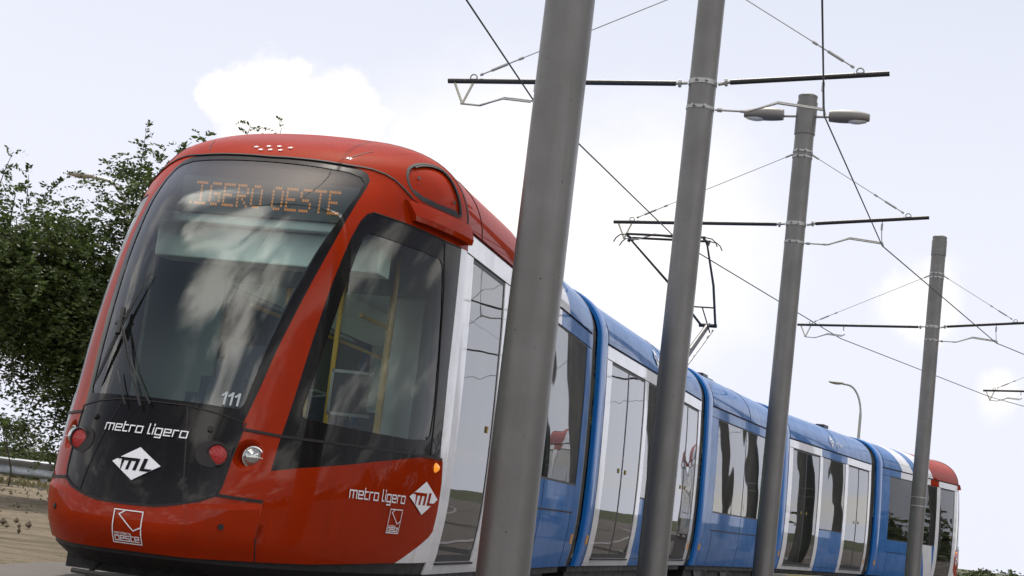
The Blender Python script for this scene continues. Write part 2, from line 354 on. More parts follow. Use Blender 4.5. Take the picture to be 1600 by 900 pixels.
def vnormals(fr, phi, w, off, fn):                             # smooth normals of the dished shell by finite differences
    e = .05; a = fr_s(fr, fn(phi+e, w, off))-fr_s(fr, fn(phi-e, w, off)); b = fr_s(fr, fn(phi, w+.001, off))-fr_s(fr, fn(phi, w-.001, off))
    n = np.cross(a, b); n /= np.linalg.norm(n, axis=1, keepdims=True)+1e-12
    ref = nose_n(phi, w); rw = fr_s(fr, ref, True); sgn = np.sign((n*rw).sum(1)); n = n*sgn[:, None]
    bad = (np.abs(np.abs(phi)) > 86) | (w > 3.45) | (np.abs(phi) < .3); n[bad] = rw[bad]
    return n
def fr_s(fr, q, vec=False):                                    # nose local uses s forward; frame d points backward
    q = np.asarray(q, float).copy(); q[..., 0] = -q[..., 0]; o = fr(q)
    if vec: o[..., :2] -= fr.o
    return o

def cab(fr, podside=1):
    pts = [(x, y) for x in np.arange(-90, 90.1, 3) for y in np.concatenate([np.arange(.27, 2.66, .07), np.arange(2.66, 3.58, .045)])]
    pts += [(x, 3.58) for x in np.arange(-90, 90.1, 3)]
    pts += [(sg*x, float(np.interp(x, [9, 27.4], [.585, .640]))+o_) for sg in (1, -1) for x in np.arange(10, 27.4, .8) for o_ in (.004, -.004, -.014, -.024, -.032, -.045)]
    for cp, cw, rx, ry in ((21.5, .908, 3.3, .088),):
        for s in (1, -1):
            for k in (.15, .3, .45, .6, .75, .87, 1.0, 1.1):
                for t in np.arange(0, 6.28, .22): pts.append((s*(cp+k*rx*math.cos(t)), cw+k*ry*math.sin(t)))
    hp = HATCH
    polys = {}
    for nm, pl_ in (('ws', WS_GLASS), ('wm', WS_MASK), ('np', NOSEP), ('sg', SIDEGLASS), ('sm', SIDEMASK), ('tr', TRI), ('wc', WHITEC), ('bu', BUMP), ('ha', hp)): polys[nm] = pl_
    V2 = []; E = []; idx = {}
    def vid(p):
        k = (round(p[0]*KX, 5), round(p[1], 5))
        if k not in idx: idx[k] = len(V2); V2.append(Vector(k))
        return idx[k]
    def chain(pl_, close):
        for s in (1, -1):
            ids = []
            L_ = pl_+([pl_[0]] if close else [])
            for i in range(len(L_)-1):
                (x0, y0), (x1, y1) = L_[i], L_[i+1]
                if abs(x0) < 1e-6 and abs(x1) < 1e-6: continue
                k = max(1, int(math.hypot((x1-x0)*KX, y1-y0)/.06))
                prev = vid((s*x0, y0))
                for j in range(1, k+1):
                    c = vid((s*(x0+(x1-x0)*j/k), y0+(y1-y0)*j/k))
                    if c != prev: E.append((prev, c))
                    prev = c
    for pl_ in polys.values(): chain(pl_, True)
    chain(BOT, False); chain(DOME, False)
    for c in [(-90, .27), (90, .27)]: vid(c)
    for p in pts:
        vid(p)
    res = delaunay_2d_cdt(V2, E, [], 0, 1e-6)
    vv = np.array([(v.x, v.y) for v in res[0]]); tris = np.array([t for t in res[2]])
    phi = vv[:, 0]/KX; w = vv[:, 1]
    def yat(line, x):
        return float(np.interp(x, [q[0] for q in line], [q[1] for q in line]))
    groups = {}
    for t in tris:
        c = vv[t].mean(0); x = abs(c[0]/KX); y = c[1]
        if abs(np.cross(vv[t[1]]-vv[t[0]], vv[t[2]]-vv[t[0]])) < 1e-9: continue
        if inpoly((x, y), polys['ws']): g = 'windshield'
        elif inpoly((x, y), polys['wm']): g = 'windshield_surround'
        elif inpoly((x, y), polys['np']): g = 'nose_panel'
        elif inpoly((x, y), polys['sg']): g = 'side_window_R' if c[0] > 0 else 'side_window_L'
        elif inpoly((x, y), polys['sm']): g = 'side_window_surround_R' if c[0] > 0 else 'side_window_surround_L'
        elif inpoly((x, y), polys['tr']): g = 'side_window_surround_R' if c[0] > 0 else 'side_window_surround_L'
        elif y < yat(BOT, x): g = 'skirt'
        elif inpoly((x, y), polys['bu']): g = 'bumper'
        elif inpoly((x, y), polys['wc']): g = 'white_trim_R' if c[0] > 0 else 'white_trim_L'
        elif inpoly((x, y), polys['ha']): g = 'hatch_R' if c[0] > 0 else 'hatch_L'
        elif y > yat(DOME, x): g = 'roof_dome'
        else: g = 'cab_shell'
        groups.setdefault(g, []).append(t)
    matof = dict(windshield=GLW, windshield_surround=BLACK, nose_panel=BLACK, side_window=GLS, side_window_surround=BLACK, skirt=SKIRT, bumper=RED, white_trim=WHITE, hatch=RED, roof_dome=RED, cab_shell=RED)
    made = {}
    order = ['cab_shell'] + [g for g in groups if g != 'cab_shell']
    offs = dict(hatch=-.012, skirt=-.012, bumper=.006, roof_dome=.004, windshield=-.004, side_window=-.004)
    shell = None; allsolid = []
    for g in order:
        T = np.array(groups[g]); base = g[:-2] if g[-2:] in ('_R', '_L') else g
        used, invx = np.unique(T, return_inverse=True); T2 = invx.reshape(-1, 3)
        off = offs.get(base, 0.)
        Q = nose_full(phi[used], w[used], off); n = vnormals(fr, phi[used], w[used], off, nose_full)
        V = fr_s(fr, Q)
        fn = np.cross(V[T2[:, 1]]-V[T2[:, 0]], V[T2[:, 2]]-V[T2[:, 0]]); fl = (fn*n[T2[:, 0]]).sum(1) < 0
        T2[fl] = T2[fl][:, ::-1]
        par = tram if base == 'cab_shell' else shell
        if base in ('windshield', 'bumper', 'nose_panel'): par = tram
        o = meshdata(base, V, T2.tolist(), matof[base], par, n)
        if base == 'cab_shell': shell = o
        made[g] = o
        if base not in ('windshield', 'side_window'):
            Qi = nose(phi[used], w[used])-nose_n(phi[used], w[used])*.07; allsolid.append((fr_s(fr, Qi), T2[:, ::-1]))
    b = MB()
    for V, T in allsolid: b.add(V, T.tolist())
    b.build('cab_lining', LINING, shell, smooth=True, fix=False)
    # panel gaps ------------------------------------------------
    def strip(b, line, wd=.012, off=.006, dense=.05):
        L_ = []
        for i in range(len(line)-1):
            (x0, y0), (x1, y1) = line[i], line[i+1]; k = max(1, int(math.hypot((x1-x0)*KX, y1-y0)/dense))
            for j in range(k): L_.append((x0+(x1-x0)*j/k, y0+(y1-y0)*j/k))
        L_.append(line[-1]); L_ = np.array(L_); C3 = nose(L_[:, 0], L_[:, 1]); n = nose_n(L_[:, 0], L_[:, 1])
        t = np.gradient(C3, axis=0); t /= np.linalg.norm(t, axis=1, keepdims=True)+1e-9; sd_ = np.cross(n, t)
        A = C3+sd_*wd/2+n*off; B = C3-sd_*wd/2+n*off
        b.slab(np.stack([fr_s(fr, A), fr_s(fr, B)], 1), np.stack([fr_s(fr, A-n*off*1.6), fr_s(fr, B-n*off*1.6)], 1))
    b = MB()
    for s in (1, -1):
        f_ = lambda L_: [(s*x, y) for x, y in L_]
        strip(b, f_([(18.7, 1.05), (27.4, 1.04), (33.8, 1.042), (46.9, 1.05), (63.6, 1.057), (81.4, 1.055)]), .016, .007)
        strip(b, f_([(17.3, .661), (21.8, .656), (27.3, .653)]), .018, .010)
        strip(b, f_([(27.3, .653), (27.5, .554), (27.8, .310)]), .008, .008)
        strip(b, f_(DOME[:10]), .014, .008)
        strip(b, f_([(66.2, 2.50), (68.9, 2.196), (71.8, 1.6), (73.4, 1.07)]), .008, .004)
        strip(b, f_([(90, 3.5), (89.5, 3.3), (89, 3.1), (86, 3.02), (84, 2.9), (84, 2.69)]), .022, .006)
        strip(b, f_([(19.3, 2.953), (25.3, 3.064), (28.5, 3.105)]), .006, .006)
        strip(b, f_([(q[0], q[1]) for q in HATCH+[HATCH[0]]]), .020, .006, .03)
        strip(b, f_([(q[0]*.985+.9, q[1]-.012) for q in smooth_closed(HATCH, 1) if q[1] > 3.03]), .030, .004, .03)
        strip(b, f_([(46.5, 2.805), (51, 2.768), (60, 2.746), (72, 2.745)]), .026, .004, .03)
        strip(b, f_([(19.0, 1.09), (18.9, 1.057), (18.3, .879), (17.95, .72), (17.4, .661)]), .010, .004)
        strip(b, f_(SIDEMASK[:3]+[(79, 2.513)]), .008, .004)
    strip(b, [(-17.3, .661), (-14, .619), (-9.5, .586), (-5, .562), (0, .557), (5, .562), (9.5, .586), (14, .619), (17.3, .661)], .012, .009)
    strip(b, [(-18.5, 1.09), (-12.3, 1.123), (-5.4, 1.147), (0, 1.148), (5.4, 1.147), (12.3, 1.123), (18.5, 1.09)], .006, .004)
    strip(b, [(5.7, 1.138), (8.1, .904), (10.7, .605)], .008, .004)
    strip(b, [(-5.7, 1.138), (-8.1, .904), (-10.7, .605)], .004, .003)
    b.build('panel_gap', GAP, shell, smooth=True)
    for s in (1, -1):
        for hp_, hw_ in ((49.5, 2.93), (70.5, 2.82)):
            c = nose(s*hp_, hw_); nn = nose_n(s*hp_, hw_); a = np.cross(nn, [0, 0, 1.]); a /= np.linalg.norm(a); u = np.cross(a, nn); th = np.arange(14)*2*math.pi/14
            b = MB(); b.add(fr_s(fr, c+nn*.002+.014*(np.cos(th)[:, None]*a+np.sin(th)[:, None]*u)), [tuple(range(14))]); b.build('latch_hole', GAP, made['hatch_R' if s > 0 else 'hatch_L'], fix=False)
    # small round holes
    def disc(phi_, w_, r, off=.006, n=18, dep=.01):
        c = nose_full(phi_, w_, 0.); nn = nose_n(phi_, w_); a = np.cross(nn, [0, 0, 1.]); a /= np.linalg.norm(a); u = np.cross(a, nn)
        th = np.arange(n)*2*math.pi/n
        return c, nn, a, u, th
    for s in (1, -1):
        for (p_, w_, r, nm) in ((11.95, 1.026, .017, 'sensor_hole'), (19.6, .489, .017, 'sensor_hole')):
            c, nn, a, u, th = disc(s*p_, w_, r); b = MB()
            ring = c+r*(np.cos(th)[:, None]*a+np.sin(th)[:, None]*u)
            top = ring+nn*.012; b.add(np.concatenate([fr_s(fr, top), fr_s(fr, ring-nn*.01)]), [tuple(range(18))]+[(i, (i+1) % 18, (i+1) % 18+18, i+18) for i in range(18)])
            b.build(nm, GAP, made['bumper'] if p_ > 15 else made['nose_panel'], fix=True)
        # lamps: rim ring + domed lens seated in the dish; tail lights sit on a painted dark patch
        for (p_, w_, r, mt, nm, out_) in ((23.3, .908, .058, MIRLENS, 'headlight', .010), (15.2, .888, .058, REDLENS, 'tail_light', .002)):
            c = nose_full(s*(p_), w_, 0.); 
            fwd = nose_n(s*(p_-9 if nm == 'tail_light' else p_-6), w_); fwd[2] = 0; fwd /= np.linalg.norm(fwd)
            a = np.cross(fwd, [0, 0, 1.]); a /= np.linalg.norm(a); u = np.array([0, 0, 1.])
            c = c+fwd*(.012)
            b = MB(); th = np.arange(25)*2*math.pi/24; rr = np.linspace(0, 1, 7)
            G_ = np.array([[c+fwd*(out_+(.03 if nm == 'headlight' else .010)*(1-k*k))+r*k*(math.cos(t)*a+math.sin(t)*u) for t in th] for k in rr])
            G2 = np.array([[c-fwd*.05+r*k*(math.cos(t)*a+math.sin(t)*u) for t in th] for k in rr])
            b.grid(fr_s(fr, G_)); b.grid(fr_s(fr, G2)); b.grid(fr_s(fr, np.stack([G_[-1], G2[-1]])))
            lamp = b.build(nm, mt, shell if nm == 'headlight' else made['nose_panel'], smooth=True)
            if nm == 'tail_light':
                bb = MB(); c2_ = front_map(fr); ring_ = [(s*(.397+.080*math.cos(t)), .888+.076*math.sin(t)) for t in np.arange(26)*2*math.pi/26]
                fan_grid(bb, ring_, c2_, .0025, 0, .03); bb.build('lamp_recess_shade', GAP, made['nose_panel'], fix=False)  # flat dark patch painting the shade of a recess round the lens
            b = MB(); th = np.arange(28)*2*math.pi/28
            ring = [c+fwd*(out_+.004)+(r+.003)*(math.cos(t)*a+math.sin(t)*u) for t in th]; ring.append(ring[0])
            b.tube(fr_s(fr, np.array(ring)), .006, n=6, caps=False); b.build('lamp_rim', CHROME if nm == 'headlight' else GAP, shell if nm == 'headlight' else made['nose_panel'], smooth=True)
            if nm == 'headlight':
                b = MB()
                for k in (2,): b.tube(fr_s(fr, np.array([c+fwd*.043*(1-((k-2)*.3)**2)+a*(-.05)+u*(k-2)*.022, c+fwd*.045*(1-((k-2)*.3)**2)+a*.05+u*(k-2)*.022])), .002, n=5)
                b.build('lens_rib', CHROME, shell)
        # amber marker
        c = nose(s*77.8, .993); nn = nose_n(s*77.8, .993); b = MB(); th = np.arange(17)*2*math.pi/16
        a = np.cross(nn, [0, 0, 1.]); a /= np.linalg.norm(a); u = np.array([0, 0, 1.])
        b.grid(fr_s(fr, np.array([[c+nn*(.028*(1-k*k))+.034*k*(math.cos(t)*a+math.sin(t)*u) for t in th] for k in np.linspace(0, 1, 6)])))
        b.build('marker_light', AMBER, shell, smooth=True)
        # camera pod below the dome
        if s != podside: continue
        b = MB(); rows = []; rows2 = []
        ss = np.linspace(POD[0], POD[1], 9)
        outer = []; inner = []
        for k, s_ in enumerate(ss):
            prof = []
            z0 = POD[2]+(POD[3]-POD[2])*k/8; h_ = POD[4]
            for (dz, of) in ((0., .0), (.0, .075), (.035, POD[5]), (h_-.03, POD[5]-.015), (h_, .06), (h_+.01, .0)):
                z_ = z0+dz; t_ = tof(max(s_, 0.001), z_); 
                ph = phi_of(t_, z_); nn = nose_n(ph, min(z_, 2.655)); nn[2] = 0; nn /= np.linalg.norm(nn)
                shrink = 1.0 if k > 0 else .9
                prof.append(np.array([s_, t_, z_])+nn*(of*shrink-.02))
            rows.append(prof)
        G_ = np.array(rows); 
        if s < 0: G_ = G_*[1, -1, 1]
        b.grid(fr_s(fr, G_)); b.add(fr_s(fr, G_[0]), [tuple(range(6))]); b.add(fr_s(fr, G_[-1]), [tuple(range(6))])
        b.build('camera_pod', RED, shell, smooth=True, ang=25)
    # wiper
    b = MB()
    def wp(ph, w_, o_=.03): return fr_s(fr, nose_full(ph, w_, o_))
    b.tube([wp(-1.2, 1.10), wp(-6.5, 1.36, .04), wp(-11.8, 1.60, .045)], [.008, .006, .006], n=6)
    b.tube([wp(-.1, 1.12), wp(-5.0, 1.33, .04), wp(-10.6, 1.56, .045)], [.006, .005, .005], n=6)
    b.tube([wp(-4.2, 1.10), wp(-8.8, 1.30, .03)], .005, n=6)
    bl = [wp(p_, w_, .022) for p_, w_ in zip(np.linspace(-9.0, -15.3, 11), np.linspace(1.93, 1.22, 11))]
    b.tube(bl, [.003, .005, .007, .009, .011, .012, .012, .012, .011, .009, .004], n=6)
    b.tube([wp(-11.6, 1.52, .04), wp(-12.6, 1.68, .04)], .017, n=6); b.tube([wp(-11.2, 1.63, .04), wp(-13.4, 1.58, .04)], .009, n=6)
    b.build('wiper', RUBBER, made['windshield'], smooth=True)
    # skirt band tucked under
    b = MB(); ph = np.linspace(-90, 90, 61); q = nose(ph, np.full(61, .272))
    tops = q.copy(); tops[:, 0] -= .02; bots = q*[.93, .93, 1]; bots[:, 2] = .20; inn = q*[.85, .85, 1]; inn[:, 2] = .22
    b.grid(fr_s(fr, np.stack([tops, bots, inn])))
    b.build('under_skirt', SKIRT, shell, smooth=True, fix=False)
    # lifeguard bars under the nose
    b = MB()
    for z_, s_, wdt in ((.125, 1.93, .46), (.085, 1.80, .42)):
        b.tube(fr_s(fr, np.array([[s_-.10, -wdt, z_], [s_, 0, z_], [s_-.10, wdt, z_]])), .016, n=6)
    for t_ in (-.35, .35): b.tube(fr_s(fr, np.array([[1.86, t_, .11], [1.62, t_, .22]])), .014, n=6)
    b.build('lifeguard_bar', pmat('dull_dark_metal', (.13, .125, .11), .6, metal=.5), tram)
    b = MB(); v = [fr_s(fr, np.array(q)) for q in [(s_, t_*(.95 if s_ < .5 else .6), z_) for s_ in (-.6, 1.65) for t_ in (-1, 1) for z_ in (.13, .26)]]
    b.add(v, [(0, 1, 3, 2), (4, 6, 7, 5), (0, 4, 5, 1), (2, 3, 7, 6), (0, 2, 6, 4), (1, 5, 7, 3)]); b.build('cab_shade_box', SKIRT, shell)  # dark box added under the cab to stand in for the shadow there
    return shell, made
def tof(s_, z_):
    z_ = min(z_, P['H']-.01); a, b = ab(z_); k = 1-min(1, (s_/float(Sz(z_))))**b
    return float(Wz(np.array(z_)))*max(0, k)**(1/a)
def sof(t_, z_):
    a, b = ab(z_); k = 1-min(1, abs(t_)/float(Wz(np.array(z_))))**a
    return float(Sz(z_))*max(0, k)**(1/b)
def phi_of(t_, z_):
    a, b = ab(z_); return math.degrees(math.asin(min(1, (abs(t_)/float(Wz(np.array(z_))))**(a/2))))*(1 if t_ >= 0 else -1)
POD = (.66, .05, 2.575, 2.545, .135, .085)
# ---- writing on the cab ------------------------------------------------------
GLY = {'m': [[(0, 0), (0, 1)], [(0, 1), (1.5, 1), (1.5, 0)], [(.75, 1), (.75, 0)]], 'e': [[(1, 0), (0, 0), (0, 1), (1, 1), (1, .5), (0, .5)]],
       't': [[(0, 1.45), (0, 0), (.7, 0)], [(0, 1), (.7, 1)]], 'r': [[(0, 0), (0, 1), (.7, 1)]], 'o': [[(0, 0), (0, 1), (1, 1), (1, 0), (0, 0)]],
       'l': [[(0, 1.55), (0, 0), (.35, 0)]], 'i': [[(0, 0), (0, 1)], [(0, 1.35), (0, 1.55)]], 'g': [[(1, 0), (0, 0), (0, 1), (1, 1), (1, -.45), (.1, -.45)]],
       's': [[(1, 1), (0, 1), (0, .5), (1, .5), (1, 0), (0, 0)]], '1': [[(0, 1.1), (.4, 1.5), (.4, 0)]]}
WD = {'m': 1.5, 'e': 1, 't': .7, 'r': .7, 'o': 1, 'l': .35, 'i': .0, 'g': 1, 's': 1, ' ': .25, '1': .4}
def strokes(text, lw=.2, gap=.42):
    x = 0; quads = []
    for ch in text:
        for pl_ in GLY.get(ch, []):
            for i in range(len(pl_)-1):
                a = np.array(pl_[i], float); b_ = np.array(pl_[i+1], float); d = b_-a; d /= np.linalg.norm(d); n = np.array([-d[1], d[0]])*lw/2; e = d*lw/2
                a_ = a-e+(x, 0); c_ = b_+e+(x, 0); quads.append([a_+n, a_-n, c_-n, c_+n])
        x += WD[ch]+gap
    return quads, x-gap
def decal_polys(name, polys, mapfn, mats, parent, off, mi=None):
    b = MB()
    for k, pl_ in enumerate(polys):
        V = [mapfn(u, v, off+.0004*(k % 3)) for u, v in pl_]; b.add(V, [tuple(range(len(pl_)))], mi[k] if mi else 0)
    return b.build(name, mats, parent, fix=False)
def sub(poly, n=3):
    o = []
    for i in range(len(poly)):
        a = np.array(poly[i], float); c = np.array(poly[(i+1) % len(poly)], float)
        for j in range(n): o.append(tuple(a+(c-a)*j/n))
    return o
def fan_grid(b, poly, mapfn, off, mi=0, step=.02):
    """triangulated patch of a polygon laid on the curved skin"""
    pts = [Vector(p) for p in sub(poly, max(2, int(.06/step)+2))]; n0 = len(pts); E = [(i, (i+1) % n0) for i in range(n0)]
    xs = [p.x for p in pts]; ys = [p.y for p in pts]
    for x in np.arange(min(xs), max(xs), step):
        for y in np.arange(min(ys), max(ys), step):
            if inpoly((x, y), [tuple(p) for p in pts]): pts.append(Vector((x+1e-4, y+1.3e-4)))
    r_ = delaunay_2d_cdt(pts, E, [], 1, 1e-6)
    b.add([mapfn(v.x, v.y, off) for v in r_[0]], [tuple(t) for t in r_[2]], mi)
DIA_C = np.array([695., 748.]); DIA_M = np.linalg.inv(np.array([[173.5, 26.], [18.5, -117.5]]))
def dia(px): return [tuple(DIA_M@(np.array(q, float)-DIA_C)) for q in px]
def letters_logo(fr, mapfn, parent, cu, cv, hu, hv, bgmat, mirror=1):
    """white lozenge with the letters mL cut out of it"""
    b = MB(); S_ = lambda pl_: [(cu+u*hu, cv+v*hv) for u, v in pl_]
    fan_grid(b, S_([(-1, 0), (0, 1), (1, 0), (0, -1)]), mapfn, .008, 0)
    bars = [[(-.62, .30), (-.62, .12), (.12, .12), (.12, .30)], [(-.62, .14), (-.62, -.42), (-.50, -.42), (-.50, .14)], [(-.32, .14), (-.32, -.42), (-.20, -.42), (-.20, .14)], [(-.02, .14), (-.02, -.42), (.12, -.42), (.12, .14)],
            [(.26, .34), (.26, -.42), (.42, -.42), (.42, .34)], [(.26, -.26), (.26, -.42), (.75, -.42), (.75, -.26)], [(-.9, .30), (-.9, .18), (-.6, .18), (-.6, .30)]]
    sh = .10
    for pl_ in bars:
        q = [(u+v*sh, v) for u, v in pl_]
        q = [(max(-1+abs(v)+.0, min(1-abs(v), u)), v) for u, v in q]
        fan_grid(b, S_(q), mapfn, .0105, 1, .03)
    return b.build('logo_lozenge', [DECAL, bgmat], parent, fix=False)
def front_map(fr):
    def f(t_, z_, off):
        s_ = sof(t_, z_); ph = phi_of(t_, z_); n = nose_n(ph, z_); return fr_s(fr, np.array([s_, t_, z_])+n*off)
    return f
def side_map(fr, sg):
    # u runs rearwards (reading direction on the left-hand side of the tram)
    def f(u, z_, off):
        s_ = -u*sg if sg > 0 else u
        t_ = tof(max(s_, 0), z_); ph = phi_of(t_, z_); n = nose_n(ph, z_); q = np.array([s_, t_, z_])+n*off
        if sg < 0: q = q*[1, -1, 1]
        return fr_s(fr, q)
    return f
def badge(fr, mapfn, parent, u0, z0, w_, h_):
    b = MB(); l = .006
    def ln(p, q, lw=l):
        p = np.array(p, float); q = np.array(q, float); d = (q-p)/np.linalg.norm(q-p); n = np.array([-d[1], d[0]])*lw/2; e = d*lw/2
        fan_grid(b, [tuple(p-e+n), tuple(p-e-n), tuple(q+e-n), tuple(q+e+n)], mapfn, .009, 0, .03)
    A, B_, C_, D_ = (u0, z0), (u0+w_, z0), (u0+w_, z0+h_), (u0, z0+h_)
    for p, q in ((A, B_), (B_, C_), (C_, D_), (D_, A)): ln(p, q)
    ln((u0+.36*w_, z0+h_*.97), (u0+.18*w_, z0+h_*.86)); ln((u0+.18*w_, z0+h_*.86), (u0+.74*w_, z0+h_*.40)); ln((u0+.74*w_, z0+h_*.40), (u0+w_, z0+h_*.52))
    q, tw = strokes('oeste', .24, .38); k = w_*.84/tw
    for pl_ in q: b.add([mapfn(u0+.08*w_+x*k, z0+.07*h_+y*k*1.15, .009) for x, y in pl_], [(0, 1, 2, 3)])
    q, tw = strokes('metroligero', .24, .38); k = w_*.55/tw
    for pl_ in q: b.add([mapfn(u0+.06*w_+x*k, z0+.27*h_+y*k*1.1, .009) for x, y in pl_], [(0, 1, 2, 3)])
    return b.build('company_badge', [DECAL], parent, fix=False)
def word(fr, mapfn, parent, text, u0, u1, z0, name, lw=.19, off=.009, mat=None, ys=1.):
    q, tw = strokes(text, lw); k = (u1-u0)/tw; b = MB()
    for pl_ in q: b.add([mapfn(u0+x*k, z0+y*k*ys, off) for x, y in pl_], [(0, 1, 2, 3)])
    return b.build(name, mat or DECAL, parent, fix=False)
cab0, made0 = cab(FR[0])
# rear cab: frame turned round at the far end
n5 = Frame(FR[4].o+FR[4].d*LEN[4], TH[4]+math.pi)
cab1, made1 = cab(n5, -1)

for fr, md, sh_ in ((FR[0], made0, cab0), (n5, made1, cab1)):
    fm = front_map(fr)
    word(fr, fm, md['nose_panel'], 'metro ligero', -.25, .25, .957, 'lettering')
    letters_logo(fr, fm, md['nose_panel'], .012, .782, .147, .094, BLACK)
    badge(fr, fm, md['bumper'], -.045, .345, .168, .176)
    word(fr, fm, md['windshield'], '111', .368, .450, 1.182, 'fleet_number', .26, .006, mat=pmat('grey_number', (.42, .46, .46), .5), ys=1.1)
    for (t_, w_) in ((-.15, 2.995), (-.10, 2.965), (-.07, 3.012), (-.035, 2.972), (0, 3.02), (.035, 2.975), (.085, 3.012)):
        pts = []; b = MB()
        for k in range(10):
            a_ = math.pi/2+k*math.pi/5; r_ = .022 if k % 2 == 0 else .009; z_ = float(zw(np.array(w_)))+r_*math.sin(a_)*.5
            tt = t_+r_*math.cos(a_); s_ = sof(tt, z_); n_ = nose_n(phi_of(tt, z_), GZ+.6*math.asin(min(1, ((z_-GZ)/(P['H']-GZ))**(P['r1']/2))))
            pts.append(fr_s(fr, np.array([s_, tt, z_])+n_*.010))
        b.add(pts, [tuple(range(10))]); b.build('star_mark', DECAL, sh_, fix=False)
    for sg in (1, -1):
        sm_ = side_map(fr, sg); o = (lambda a, c: (-a, -c)) if sg > 0 else (lambda a, c: (c, a))
        u0, u1 = (-1.20, -.585) if sg > 0 else (.585, 1.20)
        word(fr, sm_, sh_, 'metro ligero', u0, u1, .735, 'lettering')
        cu = -.315 if sg > 0 else .315
        letters_logo(fr, sm_, sh_, cu, .783, .215, .110, RED)
        badge(fr, sm_, sh_, (-.74 if sg > 0 else .59), .54, .15, .15)

# ---- cab interior ------------------------------------------------------------
FONT = {'L': '10000 10000 10000 10000 10000 10000 11111', 'I': '11111 00100 00100 00100 00100 00100 11111', 'G': '01111 10000 10000 10111 10001 10001 01110', 'E': '11111 10000 10000 11110 10000 10000 11111',
        'R': '11110 10001 10001 11110 10100 10010 10001', 'O': '01110 10001 10001 10001 10001 10001 01110', 'S': '01111 10000 10000 01110 00001 00001 11110', 'T': '11111 00100 00100 00100 00100 00100 00100'}
def cab_inside(fr, shell, made):
    b = MB(); f = lambda q: fr_s(fr, np.array(q, float))
    def bx(s0, s1, t0, t1, z0, z1, mi=0):
        v = [f((s, t, z)) for s in (s0, s1) for t in (t0, t1) for z in (z0, z1)]
        b.add(v, [(0, 1, 3, 2), (4, 6, 7, 5), (0, 4, 5, 1), (2, 3, 7, 6), (0, 2, 6, 4), (1, 5, 7, 3)], mi)
    # display box just behind the glass
    bx(.70, .80, -.62, .66, 2.50, 2.745); b.build('destination_display', BOARD, made['windshield'])
    b = MB(); txt = 'LIGERO OESTE'; cellw = .0161; x0 = -.530-5*cellw
    for k, ch in enumerate(txt):
        if ch == ' ': continue
        rows = FONT[ch].split(); kx = k*6-(3 if k > 6 else 0)
        for r_, row in enumerate(rows):
            for c_, bit in enumerate(row):
                if bit == '1':
                    t_ = x0+(kx+c_)*cellw*1.03; z_ = 2.70-r_*.0235
                    if t_ < -.545: continue
                    v = [f((.803, t_+dx*.0062, z_+dz*.0085)) for dx, dz in ((-1, -1), (1, -1), (1, 1), (-1, 1))]
                    b.add(v, [(0, 1, 2, 3)])
    b.build('dot_lettering', LED, made['windshield'], fix=False)
    b = MB()
    bx(.55, .78, -.78, .78, 2.43, 2.495); bx(.45, .70, -.80, .80, 2.20, 2.425)
    b.build('header_panel', HEADER, shell, bevel=.01)
    b = MB()
    # dashboard following the nose plan
    ph = np.linspace(-40, 40, 17); q = nose(ph, np.full(17, 1.10)); q[:, 0] -= .06; q[:, 1] *= .93
    top = q.copy(); top[:, 2] = 1.10; back = q.copy(); back[:, 0] = np.minimum(1.25, q[:, 0]-.1); back[:, 2] = 1.16; bot = q.copy(); bot[:, 2] = .5; bb = back.copy(); bb[:, 2] = .5
    b.grid(np.stack([f(bot), f(top), f(back), f(bb)])); 
    bx(1.30, 1.60, -.02, .30, 1.1, 1.25); bx(1.32, 1.56, .05, .34, 1.2, 1.36); bx(1.34, 1.52, .12, .38, 1.3, 1.47); bx(1.36, 1.48, .18, .40, 1.4, 1.57)
    b.build('dashboard', DASH, shell, smooth=True, ang=30)
    b = MB()
    bx(.35, .80, -.25, .25, .75, .87); bx(.28, .40, -.26, .26, .85, 1.50); bx(.30, .37, -.15, .15, 1.5, 1.68)
    b.build('driver_seat', SEATM, shell, bevel=.03)
    b = MB(); bx(-.02, .02, -1.12, -.55, .4, 2.45); bx(-.02, .02, .62, 1.10, .4, 1.15); bx(-.02, .02, -.56, 1.10, 2.15, 2.5); bx(-.02, .02, .95, 1.12, 1.15, 2.2)
    b.build('cab_partition', pmat('partition_grey_green', (.20, .235, .22), .5), shell)
    b = MB(); bx(.62, .66, .58, .82, 1.27, 1.53, 0); bx(.615, .665, .56, .84, 1.53, 1.55, 1); bx(.615, .665, .56, .84, 1.25, 1.27, 1); bx(.615, .665, .56, .58, 1.25, 1.55, 1); b.build('control_screen', [LINING, DULLALU], shell)
    b = MB(); bx(-.2, .6, -.9, .9, .36, .39); b.build('cab_floor', FLOORM, shell)
    b = MB()
    for s_, t_ in ((.05, .35), (-.1, -.1), (.1, .75)): b.tube([f((s_, t_, .4)), f((s_, t_, 2.4))], .018)
    b.build('handrail', YEL, shell, smooth=True)
cab_inside(FR[0], cab0, made0); cab_inside(n5, cab1, made1)

